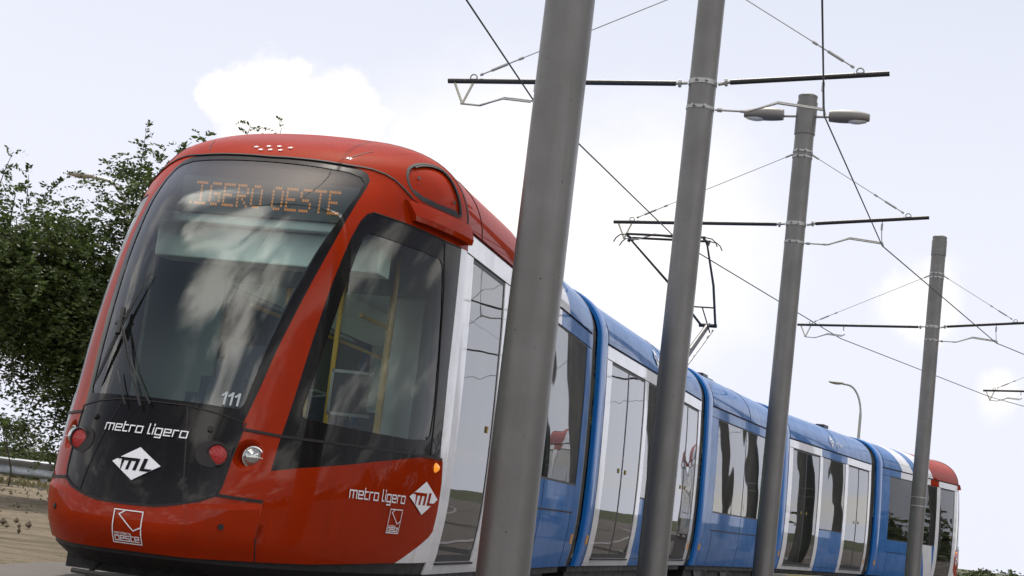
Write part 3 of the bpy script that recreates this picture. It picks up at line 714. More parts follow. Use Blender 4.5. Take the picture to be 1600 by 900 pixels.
# ------------------------------------------------------------------ passenger cars
def wallgrid(fr, sg, s0, s1, z0, z1, off=0., ns=1, nz=None):
    nz = nz or max(2, int((z1-z0)/.12)+1); S0 = s0 if callable(s0) else (lambda z: s0); S1 = s1 if callable(s1) else (lambda z: s1)
    G_ = np.zeros((nz, ns+1, 3))
    for i, z in enumerate(np.linspace(z0, z1, nz)):
        for j in range(ns+1): G_[i, j] = (S0(z)+(S1(z)-S0(z))*j/ns, sg*(float(Wz(np.array(z)))+off), z)
    return fr(G_)
def wall(b, fr, sg, s0, s1, z0, z1, mi=0, off=0., th=.035, ns=1):
    b.slab(wallgrid(fr, sg, s0, s1, z0, z1, off, ns), wallgrid(fr, sg, s0, s1, z0, z1, off-th, ns), mi)
ROOFN = 15
def roofprof(off=0.):
    ps = np.linspace(0, math.pi/2-.02, ROOFN); z = GZ+.015+(P['H']-GZ-.015)*np.sin(ps)**(2/P['r1']); w_ = 1.19*np.maximum(1-((z-GZ)/(P['H']-GZ))**P['r1'], 1e-5)**(1/P['r2'])
    half = np.stack([w_, z], 1); n = np.gradient(half, axis=0); n = np.stack([n[:, 1], -n[:, 0]], 1); n /= np.linalg.norm(n, axis=1, keepdims=True); half = half+n*off
    return half
def roofpanel(b, fr, s0, s1, mi=0, off=0., th=.03, half=None):
    S0 = s0 if callable(s0) else (lambda z: s0); S1 = s1 if callable(s1) else (lambda z: s1)
    h = roofprof(off); hi = roofprof(off-th); full = np.concatenate([h, (h*[-1, 1])[::-1]]); fi = np.concatenate([hi, (hi*[-1, 1])[::-1]])
    G_ = np.array([[(S0(z)+(S1(z)-S0(z))*j/4, t, z) for j in range(5)] for t, z in full]); G2 = np.array([[(S0(z)+(S1(z)-S0(z))*j/4, t, z) for j in range(5)] for t, z in fi])
    b.slab(fr(G_), fr(G2), mi)
def section(off):
    zs = np.linspace(.27, GZ, 16); side = np.stack([Wlow(zs)+off, zs], 1); side[0, 1] -= off*0; r_ = roofprof(off)[1:]
    h = np.concatenate([[[.95+off, .25-off]], side, r_]); return np.concatenate([h, (h*[-1, 1])[::-1]])
SPEC = [
 [('W', 0, .20), ('D1', .20, 1.27), ('W', 1.27, 1.50), ('G', 1.50, 5.20), ('B', 5.20, 5.49)],
 [('B', 0, .38), ('W', .38, .64), ('D2', .64, 2.50), ('W', 2.50, 2.70), ('G', 2.70, 4.45), ('W', 4.45, 4.68), ('D2', 4.68, 6.45), ('W', 6.45, 6.62)],
 [('B', 0, .78), ('G', .78, 4.60), ('B', 4.60, 5.27)],
 [('B', 0, .38), ('W', .38, .64), ('D2', .64, 2.50), ('W', 2.50, 2.70), ('G', 2.70, 4.45), ('W', 4.45, 4.68), ('D2', 4.68, 6.45), ('W', 6.45, 6.62)],
 [('B', 0, .83), ('G', .83, 3.99), ('W', 3.99, 4.22), ('D1', 4.22, 5.29), ('W', 5.29, 5.49)]]
MULL = {0: [3.1], 1: [], 2: [2.72], 3: [], 4: [2.35]}
CANTW = {0: [('W', 0, 3.7), ('B', 3.7, 5.49)], 1: [('B', 0, .38), ('W', .38, 6.62)], 2: [('B', 0, 5.27)], 3: [('B', 0, .38), ('W', .38, 2.6), ('B', 2.6, 4.56), ('W', 4.56, 6.62)], 4: [('B', 0, 1.5), ('W', 1.5, 3.5), ('R', 3.5, 4.1), ('W', 4.1, 5.49)]}
CANTM = {'W': WHITE, 'B': BLUE, 'R': RED}
swoosh = lambda s0, k: (lambda z: s0+k*(2.66-z))
for i in range(5):
    fr = FR[i]; Lc = LEN[i]
    panes = []; doors = []
    def qb(b, s0, s1, t0, t1, z0, z1, mi=0): b.add(fr(np.array([(s, t, z) for s in (s0, s1) for t in (t0, t1) for z in (z0, z1)])), [(0, 1, 3, 2), (4, 6, 7, 5), (0, 4, 5, 1), (2, 3, 7, 6), (0, 2, 6, 4), (1, 5, 7, 3)], mi)
    b = MB(); qb(b, .02, Lc-.02, -1.10, 1.10, .20, .335); ob = b.build('car_body', SKIRT, tram)
    def piece(nm, mt, sg, s0, s1, z0, z1, off=0., th=.035, ns=1, extra=()):
        b = MB(); wall(b, fr, sg, s0, s1, z0, z1, 0, off, th, ns)
        for e_ in extra: wall(b, fr, sg, *e_, 1, off=.0028, th=.006)
        return b.build(nm, [mt, GAP], ob, smooth=True, ang=30)
    for sg in (1, -1):
        for kind, s0, s1 in SPEC[i]:
            if kind == 'B': piece('side_panel', BLUE, sg, s0, s1, .27, 2.50, extra=[(s1-.011, s1-.003, .29, 2.49)] if s0 == 0 and i in (1, 3) else ())
            if kind == 'W': piece('door_pillar', WHITE, sg, s0, s1, .27, 2.50)
            if kind == 'G':
                panes.append((sg, s0, s1, 1.08, 2.50))
                if i in (1, 3): piece('side_panel', BLUE, sg, s0, s1, .27, 1.08, ns=3, extra=[(s0+.02, s1-.02, .352, .358)])
                else:
                    sm_ = {0: 3.52, 2: 2.72, 4: 2.3}[i]; ex = lambda a_, c_: [(max(a_, s0)+.004, c_-.004, .806, .822)]
                    if i == 2: piece('side_panel', BLUE, sg, s0, s1, .27, 1.08, ns=4, extra=[(s0+.01, s1-.01, .806, .822), (sm_, sm_+.008, .29, 1.07), (s0+.10, s0+.108, .29, .80), (s1-.1, s1-.092, .29, .80)])
                    elif i == 0:
                        A_ = lambda z: 2.45-.35*(1.08-z)
                        piece('side_panel', WHITE, sg, s0, A_, .27, 1.08); piece('side_panel', BLUE, sg, A_, s1, .27, 1.08, ns=4, extra=[(2.6, s1-.01, .806, .822), (sm_, sm_+.008, .29, 1.07), (s1-.1, s1-.092, .29, .80)])
                    else:
                        A_ = lambda z: 3.15+.55*(1.08-z)**1.3; C_ = lambda z: 3.80+.35*(1.08-z)**1.2
                        piece('side_panel', BLUE, sg, s0, A_, .27, 1.08, ns=4, extra=[(s0+.01, 3.1, .806, .822), (sm_, sm_+.008, .29, 1.07), (s0+.1, s0+.108, .29, .80)])
                        piece('side_panel', WHITE, sg, A_, C_, .27, 1.08); piece('side_panel', BLUE, sg, C_, s1, .27, 1.08)
            if kind[0] == 'D': piece('door_threshold', WHITE, sg, s0, s1, .27, .355); doors.append((sg, s0, s1, int(kind[1])))
        for c_, s0, s1 in CANTW[i]: piece('cant_panel', CANTM[c_], sg, s0, s1, 2.508, 2.645, off=.004)
        b = MB(); wall(b, fr, sg, .0, Lc, 2.645, 2.682, off=-.02, th=.03); b.build('gutter', GAP, ob, smooth=True)
        b = MB(); wall(b, fr, sg, .38 if i in (1, 3) else .05, Lc-.03, 2.500, 2.508, off=-.004, th=.02); b.build('window_header', GAP, ob, smooth=True)
    # roof
    def roof_part(parts):
        for mt, s0, s1 in parts:
            b = MB(); roofpanel(b, fr, s0, s1); b.build('roof_cover', mt, ob, smooth=True, ang=35)
    if i == 0: roof_part([(RED, 0, swoosh(2.3, .9)), (WHITE, swoosh(2.3, .9), swoosh(4.15, .75)), (BLUE, swoosh(4.15, .75), Lc)])
    elif i == 4: roof_part([(BLUE, 0, swoosh(1.6, 1.0)), (WHITE, swoosh(1.6, 1.0), swoosh(2.3, 1.0)), (BLUE, swoosh(2.3, 1.0), swoosh(2.75, 1.0)), (WHITE, swoosh(2.75, 1.0), swoosh(3.7, 1.0)), (RED, swoosh(3.7, 1.0), Lc)])
    else: roof_part([(BLUE, 0, Lc)])
    for u_, w_ in ((Lc*.56, .018), (.40, .010)):
        b = MB(); roofpanel(b, fr, u_, u_+w_, off=.004, th=.01); b.build('roof_seam', GAP, ob, smooth=True)
    # soft crease running along the roof shoulder

    # gangway ring at the front end, thin grey ring at the rear
    def ringband(nm, s0, s1, off, mt):
        b = MB(); sc = section(off); si = section(off-.05)
        sc2 = section(off-.012)
        seq = [(si, s0), (sc2, s0), (sc, s0+.03), (sc, s1-.03), (sc2, s1), (si, s1)]
        G_ = np.array([[(s_, t, z) for t, z in c] for c, s_ in seq]); b.grid(fr(G_)); return b.build(nm, mt, ob, smooth=True, ang=35)
    if i: ringband('gangway_ring', -.02, .30, .022, RING)
    if i < 4: ringband('end_ring', Lc-.005, Lc+.05, .004, GREYR)
    # windows
    for sg, s0, s1, z0, z1 in panes:
        cuts = [s0]+MULL[i]+[s1]
        for a_, c_ in zip(cuts[:-1], cuts[1:]):
            b = MB(); wall(b, fr, sg, a_+.012, c_-.012, z0+.02, z1-.012, 0, off=-.006, th=.008)
            fw_ = .035
            for (p_, q_, r_, t_) in ((a_, a_+.012, z0, z1), (c_-.012, c_, z0, z1), (a_+.012, c_-.012, z0, z0+.02), (a_+.012, c_-.012, z1-.012, z1)):
                wall(b, fr, sg, p_, q_, r_, t_, 1, off=-.003, th=.04)
            b.build('window', [GLS, RUBBER], ob, smooth=True, ang=30)
    for sg, s0, s1, nl in doors:
        cuts = np.linspace(s0, s1, nl+1)
        for a_, c_ in zip(cuts[:-1], cuts[1:]):
            b = MB(); z0, z1 = .355, 2.50; e = .028
            wall(b, fr, sg, a_+e, c_-e, z0+.05, z1-.03, 0, off=-.010, th=.008)
            for (p_, q_, r_, t_) in ((a_+.002, a_+e, z0, z1), (c_-e, c_-.002, z0, z1), (a_+e, c_-e, z0, z0+.05), (a_+e, c_-e, z1-.03, z1)):
                wall(b, fr, sg, p_, q_, r_, t_, 1, off=-.008, th=.035)
            mid = (a_+c_)/2
            wall(b, fr, sg, c_-.20 if a_ == s0 else a_+.16, c_-.165 if a_ == s0 else a_+.195, 1.32, 1.37, 2, off=.001, th=.010)
            b.build('door', [GLD, RUBBER, pmat('door_button', (.30, .2, .03), .5)], ob, smooth=True, ang=30)
        b = MB(); wall(b, fr, sg, s0, s1, .335, .352, off=.02, th=.05); b.build('door_sill', DKSTEEL, ob)
    # interior
    b = MB()
    q = lambda s0, s1, t0, t1, z0, z1, mi=0: b.add(fr(np.array([(s, t, z) for s in (s0, s1) for t in (t0, t1) for z in (z0, z1)])), [(0, 1, 3, 2), (4, 6, 7, 5), (0, 4, 5, 1), (2, 3, 7, 6), (0, 2, 6, 4), (1, 5, 7, 3)], mi)
    q(0, Lc, -1.13, 1.13, .30, .345, 0); q(0, Lc, -1.1, 1.1, 2.50, 2.54, 1)
    for sg in (1, -1): q(.05, Lc-.05, sg*.62-.16*0 if sg > 0 else -1.10, 1.10 if sg > 0 else -.62, 2.30, 2.33, 1); q(.05, Lc-.05, sg*.62-.01, sg*.62+.01, 2.33, 2.5, 1)
    for s_ in (.06, Lc-.10):
        for sg in (1, -1): q(s_, s_+.05, min(sg*.68, sg*1.14), max(sg*.68, sg*1.14), .35, 2.45, 2)
    b.build('interior_lining', [FLOORM, CEIL, INTER], ob)
    b = MB(); q(.3, Lc-.3, -1.0, 1.0, .08, .195, 0); b.build('underframe', SKIRT, ob)  # underframe made wide and low to add shade beneath the car
    # seats + rails
    bays = {0: (1.9, 2.7, 3.6, 4.4), 1: (2.95, 3.85), 2: (1.2, 2.0, 3.0, 3.8), 3: (2.95, 3.85), 4: (1.2, 2.0, 2.9, 3.6)}[i]
    for k, s_ in enumerate(bays):
        for sg in (1, -1):
            b = MB(); d_ = 1 if k % 2 == 0 else -1; tc_ = sg*.82
            q(s_-.2, s_+.2, tc_-.22, tc_+.22, .72, .80, 0); sb = s_-d_*.22; q(sb-.03, sb+.03, tc_-.21, tc_+.21, .78, 1.42, 0); q(sb-.035, sb+.035, tc_-.13, tc_+.13, 1.42, 1.56, 0)
            q(s_-.05, s_+.05, tc_-.15, tc_+.15, .35, .72, 1)
            b.tube(fr(np.array([[sb, tc_-.2, 1.44], [sb, tc_-.2, 1.58], [sb, tc_, 1.62], [sb, tc_+.2, 1.58], [sb, tc_+.2, 1.44]])), .014, 1, 6)
            b.build('seat', [SEATM, SEATS], ob, bevel=.02)
    b = MB()
    for s_ in ([.9, 1.6] if i in (0, 4) else [])+([.7, 1.55, 2.4, 4.8, 5.55, 6.3] if i in (1, 3) else [])+([1.5, 3.6] if i in (0, 2, 4) else []):
        for t_ in (-.42, .42): b.tube(fr(np.array([[s_, t_, .35], [s_, t_, 2.5]])), .017, n=8)
    for t_ in (-.42, .42): b.tube(fr(np.array([[.2, t_, 2.02], [Lc-.2, t_, 2.02]])), .015, n=6)
    b.build('handrail', YEL, ob, smooth=True)
    # reflectors low on the ends
    b = MB()
    for sg in (1, -1):
        if i: wall(b, fr, sg, .14, .21, .50, .60, off=.030, th=.01)
        if i < 4: wall(b, fr, sg, Lc-.12, Lc-.06, .50, .60, off=.010, th=.01)
    b.build('side_reflector', AMBER if False else pmat('orange_reflector', (.6, .28, .04), .4), ob)
    # wheels
    if i in (0, 2, 4):
        for s_ in ((2.3, 4.0) if i == 0 else (1.05, 2.75) if i == 2 else (1.4, 3.1)):
            for sg in (1, -1):
                b = MB(); th_ = np.arange(33)*2*math.pi/32
                prof = [(0.10, .93), (.235, .93), (.29, .935), (.30, .95), (.30, 1.0), (.27, 1.03), (.10, 1.01), (.02, 1.03)]
                G_ = np.array([[(s_+r_*math.cos(a_), sg*t_, .30+r_*math.sin(a_)) for a_ in th_] for r_, t_ in prof]); b.grid(fr(G_)); b.build('wheel', DKSTEEL, ob, smooth=True)
        b = MB(); s0_ = {0: 2.3, 2: 1.05, 4: 1.4}[i]
        for k in (.42, 1.28, 1.85):
            for sg in (1, -1):
                b.add(fr(np.array([(s0_+k-.10, sg*1.06, .30), (s0_+k+.10, sg*1.06, .30), (s0_+k, sg*1.06, .17), (s0_+k-.10, sg*1.02, .30), (s0_+k+.10, sg*1.02, .30), (s0_+k, sg*1.02, .17)])), [(0, 1, 2), (5, 4, 3), (0, 3, 4, 1), (1, 4, 5, 2), (2, 5, 3, 0)])
        b.build('bogie_bracket', pmat('pale_bracket', (.45, .45, .42), .6), ob)
        b = MB(); q(s0_-.5, s0_+2.2, -.75, .75, .12, .20); b.build('bogie', SKIRT, ob)
    # bellows to the next car
    if i < 4:
        A_ = fr; B_ = FR[i+1]; nr = 14; rings = []
        pa = A_.o+A_.d*Lc; pb = B_.o; 
        for k in range(nr+1):
            u = k/nr; th = TH[i]+(TH[i+1]-TH[i])*u; f_ = Frame(pa+(pb-pa)*u, th); sc = section(-.075+(.03 if k % 2 else -.01)); rings.append(f_(np.array([(0, t, z) for t, z in sc])))
        b = MB(); b.grid(np.array(rings)); b.build('bellows', BELL, tram, smooth=True, ang=20)
        b = MB(); f_ = Frame((pa+pb)/2, (TH[i]+TH[i+1])/2); b.add(f_(np.array([(s, t, z) for s in (-.3, .3) for t in (-.7, .7) for z in (.28, .34)])), [(0, 1, 3, 2), (4, 6, 7, 5), (0, 4, 5, 1), (2, 3, 7, 6), (0, 2, 6, 4), (1, 5, 7, 3)]); b.build('gangway_floor', FLOORM, tram)
    if i in (2, 3):
        b = MB(); s_ = Lc*.33 if i == 2 else Lc*.70
        q(s_, s_+.35, .42, .62, 3.22, 3.30); b.build('roof_box', DKSTEEL, ob, bevel=.02)
# side lettering near the joint of the fourth car and fleet marks
def rmap(fr):
    def f(u, z_, off): return fr(np.array([u, float(Wz(np.array(z_)))+off+.004, z_]))
    return f
for i, u0 in ((1, 3.2), (3, 3.35)):
    letters_logo(FR[i], rmap(FR[i]), bpy.data.objects['car_body'] if False else tram, u0, 2.86, .16, .11, BLUE).name = 'logo_lozenge'
    word(FR[i], rmap(FR[i]), tram, 'metro ligero', u0+.25, u0+.85, 2.82, 'lettering')

# pantograph on the third car
fr = FR[2]; b = MB(); f = lambda q: fr(np.array(q, float))
pan = MB(); pan.tube([f((2.2, -.35, 3.33)), f((3.4, -.35, 3.33)), f((3.4, .35, 3.33)), f((2.2, .35, 3.33)), f((2.2, -.35, 3.33))], .03, n=6)
for s_, t_ in ((2.2, -.35), (3.4, -.35), (3.4, .35), (2.2, .35)): pan.tube([f((s_, t_, 3.2)), f((s_, t_, 3.33))], .05, n=8)
pan = pan.build('pantograph_base', DKSTEEL, tram)
tag(pan, 'dark steel pantograph on the third car roof')
b = MB(); b.tube([f((2.35, 0, 3.36)), f((4.13, 0, 4.40))], [.055, .045], n=10); b.tube([f((2.3, .1, 3.30)), f((4.1, .1, 4.30))], .015, n=6); b.build('lower_arm', pmat('arm_grey', (.12, .12, .125), .45, metal=.4), pan, smooth=True)
HZ, HS = 5.33, .98
b = MB()
b.tube([f((4.10, -.16, 4.38)), f((4.10, .16, 4.38))], .035)
b.tube([f((4.12, .13, 4.38)), f((2.6, .42, 4.86)), f((HS+.05, .66, HZ-.06))], [.022, .022, .016])
b.tube([f((4.12, -.13, 4.38)), f((2.6, -.36, 4.86)), f((HS+.05, -.60, HZ-.06))], [.022, .022, .016])
b.tube([f((3.40, -.24, 4.60)), f((3.40, .26, 4.60))], .014)
b.tube([f((4.1, .05, 4.25)), f((3.40, .05, 4.60))], .012)
b.build('upper_arm', DKSTEEL, pan, smooth=True)
b = MB()
for ds in (-.16, .16):
    b.tube([f((HS+ds, -.62, HZ)), f((HS+ds, .68, HZ))], .020, n=8)
    for sg in (1, -1):
        c0 = .03; b.tube([f((HS+ds, c0+sg*.64, HZ)), f((HS+ds, c0+sg*.76, HZ-.02)), f((HS+ds, c0+sg*.82, HZ-.07)), f((HS+ds, c0+sg*.855, HZ-.14))], .010, n=6)
for t_ in (-.60, .66): b.tube([f((HS-.16, t_, HZ-.03)), f((HS+.16, t_, HZ-.03))], .022); b.tube([f((HS, t_, HZ-.03)), f((HS, t_*1.05, HZ-.10))], .026)
b.build('contact_head', DKSTEEL, pan, smooth=True)

# ------------------------------------------------------------------ poles with cross arms
def pole(x, y, rz, top, label, lampheads=False, straps=(), z1=5.54, z2=5.88, stayz=6.77, seed=0):
    t = empty('overhead_line_pole', (x, y, 0), rz, label, 'pole', 'grey steel poles carrying the overhead wires')
    M = np.array(WM[t.name]); g = lambda q: (np.asarray(q, float)@M[:3, :3].T+M[:3, 3])
    b = MB(); zs = np.linspace(-.3, top, 24); rr = .162-.0018*zs; b.tube(g([(0, 0, z) for z in zs]), rr, n=40); b.tube(g([(0, 0, top-.002), (0, 0, top+.03), (0, 0, top+.05)]), [rr[-1]+.004, rr[-1]+.004, rr[-1]*.8], n=32)
    if not lampheads: b.tube(g([(0, 0, top-.38), (0, 0, top-.05)]), rr[-1]+.010, n=32)
    b.tube(g([(0, 0, -.05), (0, 0, .02)]), .27, n=24)
    b.build('shaft', GALV, t, smooth=True)
    def ring(z, h, o=.008, nm='clamp'):
        b = MB(); r_ = .162-.0018*z+o; b.tube(g([(0, 0, z-h/2), (0, 0, z+h/2)]), r_, n=32)
        for a_ in (-1.9, -1.2): b.tube(g([(r_*math.cos(a_), r_*math.sin(a_), z), ((r_+.05)*math.cos(a_), (r_+.05)*math.sin(a_), z)]), .016, n=6)
        b.build(nm, pmat('clamp_steel', (.38, .38, .37), .45, metal=.7), t, smooth=True)
    ring(5.66, .055); ring(5.37, .035, .006); ring(stayz+.05, .03); ring(stayz-.04, .03)
    for z in straps: ring(z, .02, .003, 'strap')
    b = MB()
    for sg, ex, ez in ((-1, -2.93, z1), (1, 2.0, z2)):
        k = lambda u: 5.66+(ez-5.66)*abs(u/ex)
        b.tube(g([(sg*.17, 0, 5.66), (sg*.30, 0, k(sg*.3))]), .018, n=6); b.tube(g([(sg*.24, 0, k(.24)), (sg*.27, 0, k(.27))]), .045, n=8)
        bb = MB(); bb.tube(g([(sg*.30, 0, k(sg*.30)), (ex, 0, ez)]), .030, n=12); bb.build('cross_arm', DKSTEEL, t, smooth=True)
        # stay wire with turnbuckle
        sx_ = sg*(2.63 if sg < 0 else 1.69); za = k(sx_)+.04
        p0 = np.array([sg*.17, 0, stayz]); p1 = np.array([sx_, 0, za])
        u = p1-p0; l = np.linalg.norm(u); u /= l
        bb = MB(); bb.tube(g([p0, p0+u*(l-.6)]), .006, n=5)
        for a_, c_, r_ in ((l-.62, l-.56, .016), (l-.56, l-.42, .008), (l-.42, l-.22, .017), (l-.22, l-.10, .008), (l-.12, l-.08, .016)): bb.tube(g([p0+u*a_, p0+u*c_]), r_, n=6)
        th = np.arange(13)*2*math.pi/12; bb.tube(g([p1+np.array([.04*math.cos(a_), 0, .04*math.sin(a_)]) for a_ in th]), .009, n=5, caps=False)
        bb.tube(g([p0-u*.02, p0+u*.10]), .016, n=6)
        bb.build('stay_wire', DULLALU, t, smooth=True)
    b.build('arm_joint', DULLALU, t, smooth=True)
    # left registration gear
    k = lambda u: 5.66+(z1-5.66)*abs(u/2.93)
    b = MB(); b.tube(g([(-2.86, 0, k(2.86)), (-2.73, 0, 5.28)]), .016, n=6); b.tube(g([(-2.62, 0, k(2.62)), (-2.73, 0, 5.28)]), .016, n=6)
    b.build('insulator_strut', CREAM, t)
    b = MB(); b.tube(g([(-2.75, 0, 5.28), (-2.52, 0, 5.27)]), .012, n=6)
    for dy in (-.03, .03): b.tube(g([(-2.52, dy*.3, 5.27), (-2.25, dy, 5.37+dy*.5), (-1.92, dy, 5.35+dy*.5)]), .011, n=6)
    b.tube(g([(-1.92, 0, 5.35), (-1.86, 0, 5.39)]), .012, n=6)
    b.tube(g([(-1.9, 0, k(1.9)), (-1.9, 0, k(1.9)-.12)]), .012, n=5)
    b.build('registration_arm', DULLALU, t, smooth=True)
    k = lambda u: 5.66+(z2-5.66)*abs(u/2.0)
    b = MB(); b.tube(g([(.165, 0, 5.37), (.52, 0, 5.37)]), .012, n=6); b.tube(g([(.19, 0, 5.37), (.24, 0, 5.37)]), .024, n=6); b.tube(g([(.44, 0, 5.37), (.50, 0, 5.37)]), .017, n=6)
    for dy in (-.03, .03): b.tube(g([(.52, dy*.3, 5.37), (.84, dy, 5.49+dy*.5), (1.34, dy, 5.44+dy*.5)]), .012, n=6)
    b.tube(g([(1.34, 0, 5.45), (1.36, 0, 5.38)]), .012, n=6); b.tube(g([(1.31, 0, k(1.31)), (1.31, 0, k(1.31)-.16), (1.33, 0, 5.44)]), .008, n=5); b.tube(g([(1.31, 0, k(1.31)-.06), (1.31, 0, k(1.31)-.16)]), .018, n=6)
    b.build('registration_arm', DULLALU, t, smooth=True)
    if lampheads:
        b = MB(); b.tube(g([(0, 0, 7.10), (0, 0, 7.62)]), .162, n=32); b.build('lamp_collar', GALV, t, smooth=True)
        for sg in (1, -1):
            hd = math.radians(14)
            b = MB(); b.tube(g([(sg*.15, 0, 7.40), (sg*.42, -sg*.02, 7.40)]), .022); b.build('lamp_bracket', DULLALU, t, smooth=True)
            b = MB(); rows = []
            for u in np.linspace(0, 1, 9):
                wd = .13*math.sin(math.pi*min(1, .18+u*.72))**.6; ht = .125*math.sin(math.pi*min(.97, .25+u*.65))**.5; cxx = sg*(.36+.62*u)
                rows.append([(cxx, wd*math.cos(a_), 7.40+.04*u*0+(ht*math.sin(a_) if math.sin(a_) > 0 else .085*math.sin(a_)*ht/.125)) for a_ in np.arange(17)*2*math.pi/16])
            b.grid(g(np.array(rows))); b.add(g(np.array(rows[0][:-1])), [tuple(range(16))]); b.add(g(np.array(rows[-1][:-1])), [tuple(range(16))])
            b.build('lamp_head', pmat('lamp_housing', (.16, .15, .14), .5), t, smooth=True, ang=50)
            b = MB(); rows = [[(sg*(.62+.32*u), .09*math.cos(a_)*math.sin(math.pi*(.15+.7*u))**.5, 7.345-.045*math.sin(math.pi*(.1+.8*u))*abs(math.sin(a_))) for a_ in np.linspace(0, math.pi, 9)] for u in np.linspace(0, 1, 7)]
            b.grid(g(np.array(rows))); b.build('lamp_glass', pmat('lamp_diffuser', (.62, .62, .6), .25, coat=.6), t, smooth=True)
    return t
pole(.1474, 9.436, -R(13), 7.62, 'thick grey steel pole standing nearest, in front of the red cab door')
pole(1.83, 16.815, -R(14), 7.62, 'grey steel pole between the first two blue cars with cross arm across its upper part', straps=())
pole(4.2796, 23.947, -R(19), 7.70, 'grey steel pole with a pair of street lamp heads on its top', lampheads=True)
pole(9.041, 33.128, -R(25), 7.60, 'shortest looking grey pole, in front of the last blue car, with plain capped top', straps=(2.02, 1.84))
pole(15.75, 41.5, -R(34), 7.60, 'pole off to the right whose cross arm end shows at the picture edge')

# contact wires
def smoothline(p, n=10):
    p = np.array(p, float); o = []
    for i in range(len(p)-1):
        p0 = p[max(i-1, 0)]; p1 = p[i]; p2 = p[i+1]; p3 = p[min(i+2, len(p)-1)]
        for u in np.arange(n)/n: o.append(.5*((2*p1)+(-p0+p2)*u+(2*p0-5*p1+4*p2-p3)*u*u+(-p0+3*p1-3*p2+p3)*u**3))
    o.append(p[-1]); return np.array(o)
def wire(pts, label):
    b = MB(); p = np.array(pts, float); q = []
    b.tube(p, .0095, n=6)
    o = b.build('contact_wire', COPPER, None, smooth=True)
    return tag(o, label, 'wire', 'overhead contact wires')
lw_ = [(-5.2, -6.5, 5.38), (-3.25, 2.4, 5.38), (-1.66, 9.85, 5.38), (-.03, 17.25, 5.38), (2.6, 25.0, 5.37), (7.40, 34.55, 5.37), (13.5, 43.1, 5.38), (21.5, 51.0, 5.38), (31, 58, 5.38)]
rw_ = [(-2.2, -6.5, 5.38), (-.1, 2.2, 5.38), (1.50, 9.05, 5.38), (3.14, 16.5, 5.38), (5.52, 23.4, 5.38), (10.2, 32.4, 5.38), (16.9, 40.6, 5.38), (24.5, 48, 5.38), (33, 54, 5.38)]
wire(lw_, 'thin dark overhead wire running above the tram roof and touching the pantograph')
wire(rw_, 'thin dark overhead wire on the right of the poles, above the empty track')

# ------------------------------------------------------------------ street lamps
def street_lamp(x, y, h, reach, label, sgn=-1):
    t = empty('street_lamp', (x, y, -.6), 0, label, 'street lamp', 'curved arm street lamps')
    b = MB(); pts = [(x, y, -.6), (x, y, h-1.6)]; 
    for a_ in np.linspace(0, math.pi/2, 9)[1:]: pts.append((x+sgn*reach*.75*(1-math.cos(a_)), y, h-1.6+1.5*math.sin(a_)))
    pts.append((x+sgn*reach, y, h-.08)); b.tube(pts, np.concatenate([[.10, .07], np.full(len(pts)-2, .05)]), n=10); b.build('lamp_post', DULLALU, t, smooth=True)
    b = MB(); rows = []
    for u in np.linspace(0, 1, 8):
        wd = .17*math.sin(math.pi*(.15+.75*u))**.6; rows.append([(x+sgn*(reach-.05+.72*u), y+wd*math.cos(a_), h-.06+(.06*math.sin(a_) if math.sin(a_) > 0 else .10*math.sin(a_)*math.sin(math.pi*(.12+.8*u)))) for a_ in np.arange(17)*2*math.pi/16])
    b.grid(rows); b.add(rows[0][:-1], [tuple(range(16))]); b.add(rows[-1][:-1], [tuple(range(16))]); b.build('lamp_head', pmat('lamp_housing_pale', (.32, .30, .28), .5), t, smooth=True)
street_lamp(-11.05, 44, 8.75, 1.25, 'street lamp half hidden in the dark green tree, only its head showing')
street_lamp(18.05, 78, 8.95, 1.05, 'slim street lamp with curved arm rising behind the blue tram roof')

# ------------------------------------------------------------------ ground
def hgt(x, y):
    r_ = np.sqrt(x*x+y*y); d = np.clip(r_-48, 0, None); return -.55*np.clip(d/25, 0, 1)**2*0 - .016*np.clip(d, 0, 900)
def edge_x(y):                                                 # left edge of the paved track bed
    return -3.05+(y-11.7)*.29
b = MB()
xs = np.unique(np.concatenate([np.linspace(-2500, -40, 14), np.linspace(-40, 60, 90), np.linspace(60, 2500, 14)])); ys = np.unique(np.concatenate([np.linspace(-2500, -10, 12), np.linspace(-10, 90, 90), np.linspace(90, 3500, 20)]))
X, Y = np.meshgrid(xs, ys, indexing='ij'); Z = hgt(X, Y)
nz = np.sin(X*1.3+Y*.7)*.02+np.sin(X*.4-Y*.9+1)*.035+np.sin(X*3.1+2*Y)*.008
dmask = np.clip((edge_x(Y)-.3-X)/2., 0, 1)*np.clip((60-np.hypot(X, Y))/20, 0, 1)
Z = Z+(nz+.02)*dmask-.012*(1-dmask)
b.grid(np.stack([X, Y, Z], -1))
# sandy soil: pale dust, clods, tracks
gm = bpy.data.materials.new('sandy_soil'); gm.use_nodes = True; t = gm.node_tree; pb = t.nodes['Principled BSDF']; pb.inputs['Roughness'].default_value = .95; pb.inputs['Specular IOR Level'].default_value = .2
tcn = t.nodes.new('ShaderNodeTexCoord')
def tn(scale, detail=8, rough=.65, vec=None):
    n = t.nodes.new('ShaderNodeTexNoise'); n.inputs['Scale'].default_value = scale; n.inputs['Detail'].default_value = detail; n.inputs['Roughness'].default_value = rough; t.links.new(vec or tcn.outputs['Object'], n.inputs['Vector']); return n.outputs[0]
mpn = t.nodes.new('ShaderNodeMapping'); mpn.inputs['Scale'].default_value = (.7, 1.5, 1); mpn.inputs['Rotation'].default_value = (0, 0, R(-14)); t.links.new(tcn.outputs['Object'], mpn.inputs['Vector'])
a1 = MAPR(tn(.9, vec=mpn.outputs[0]), .42, .62, nt=t); a2 = MAPR(tn(9), .55, .72, nt=t); a3 = MAPR(tn(.35), .45, .6, nt=t)
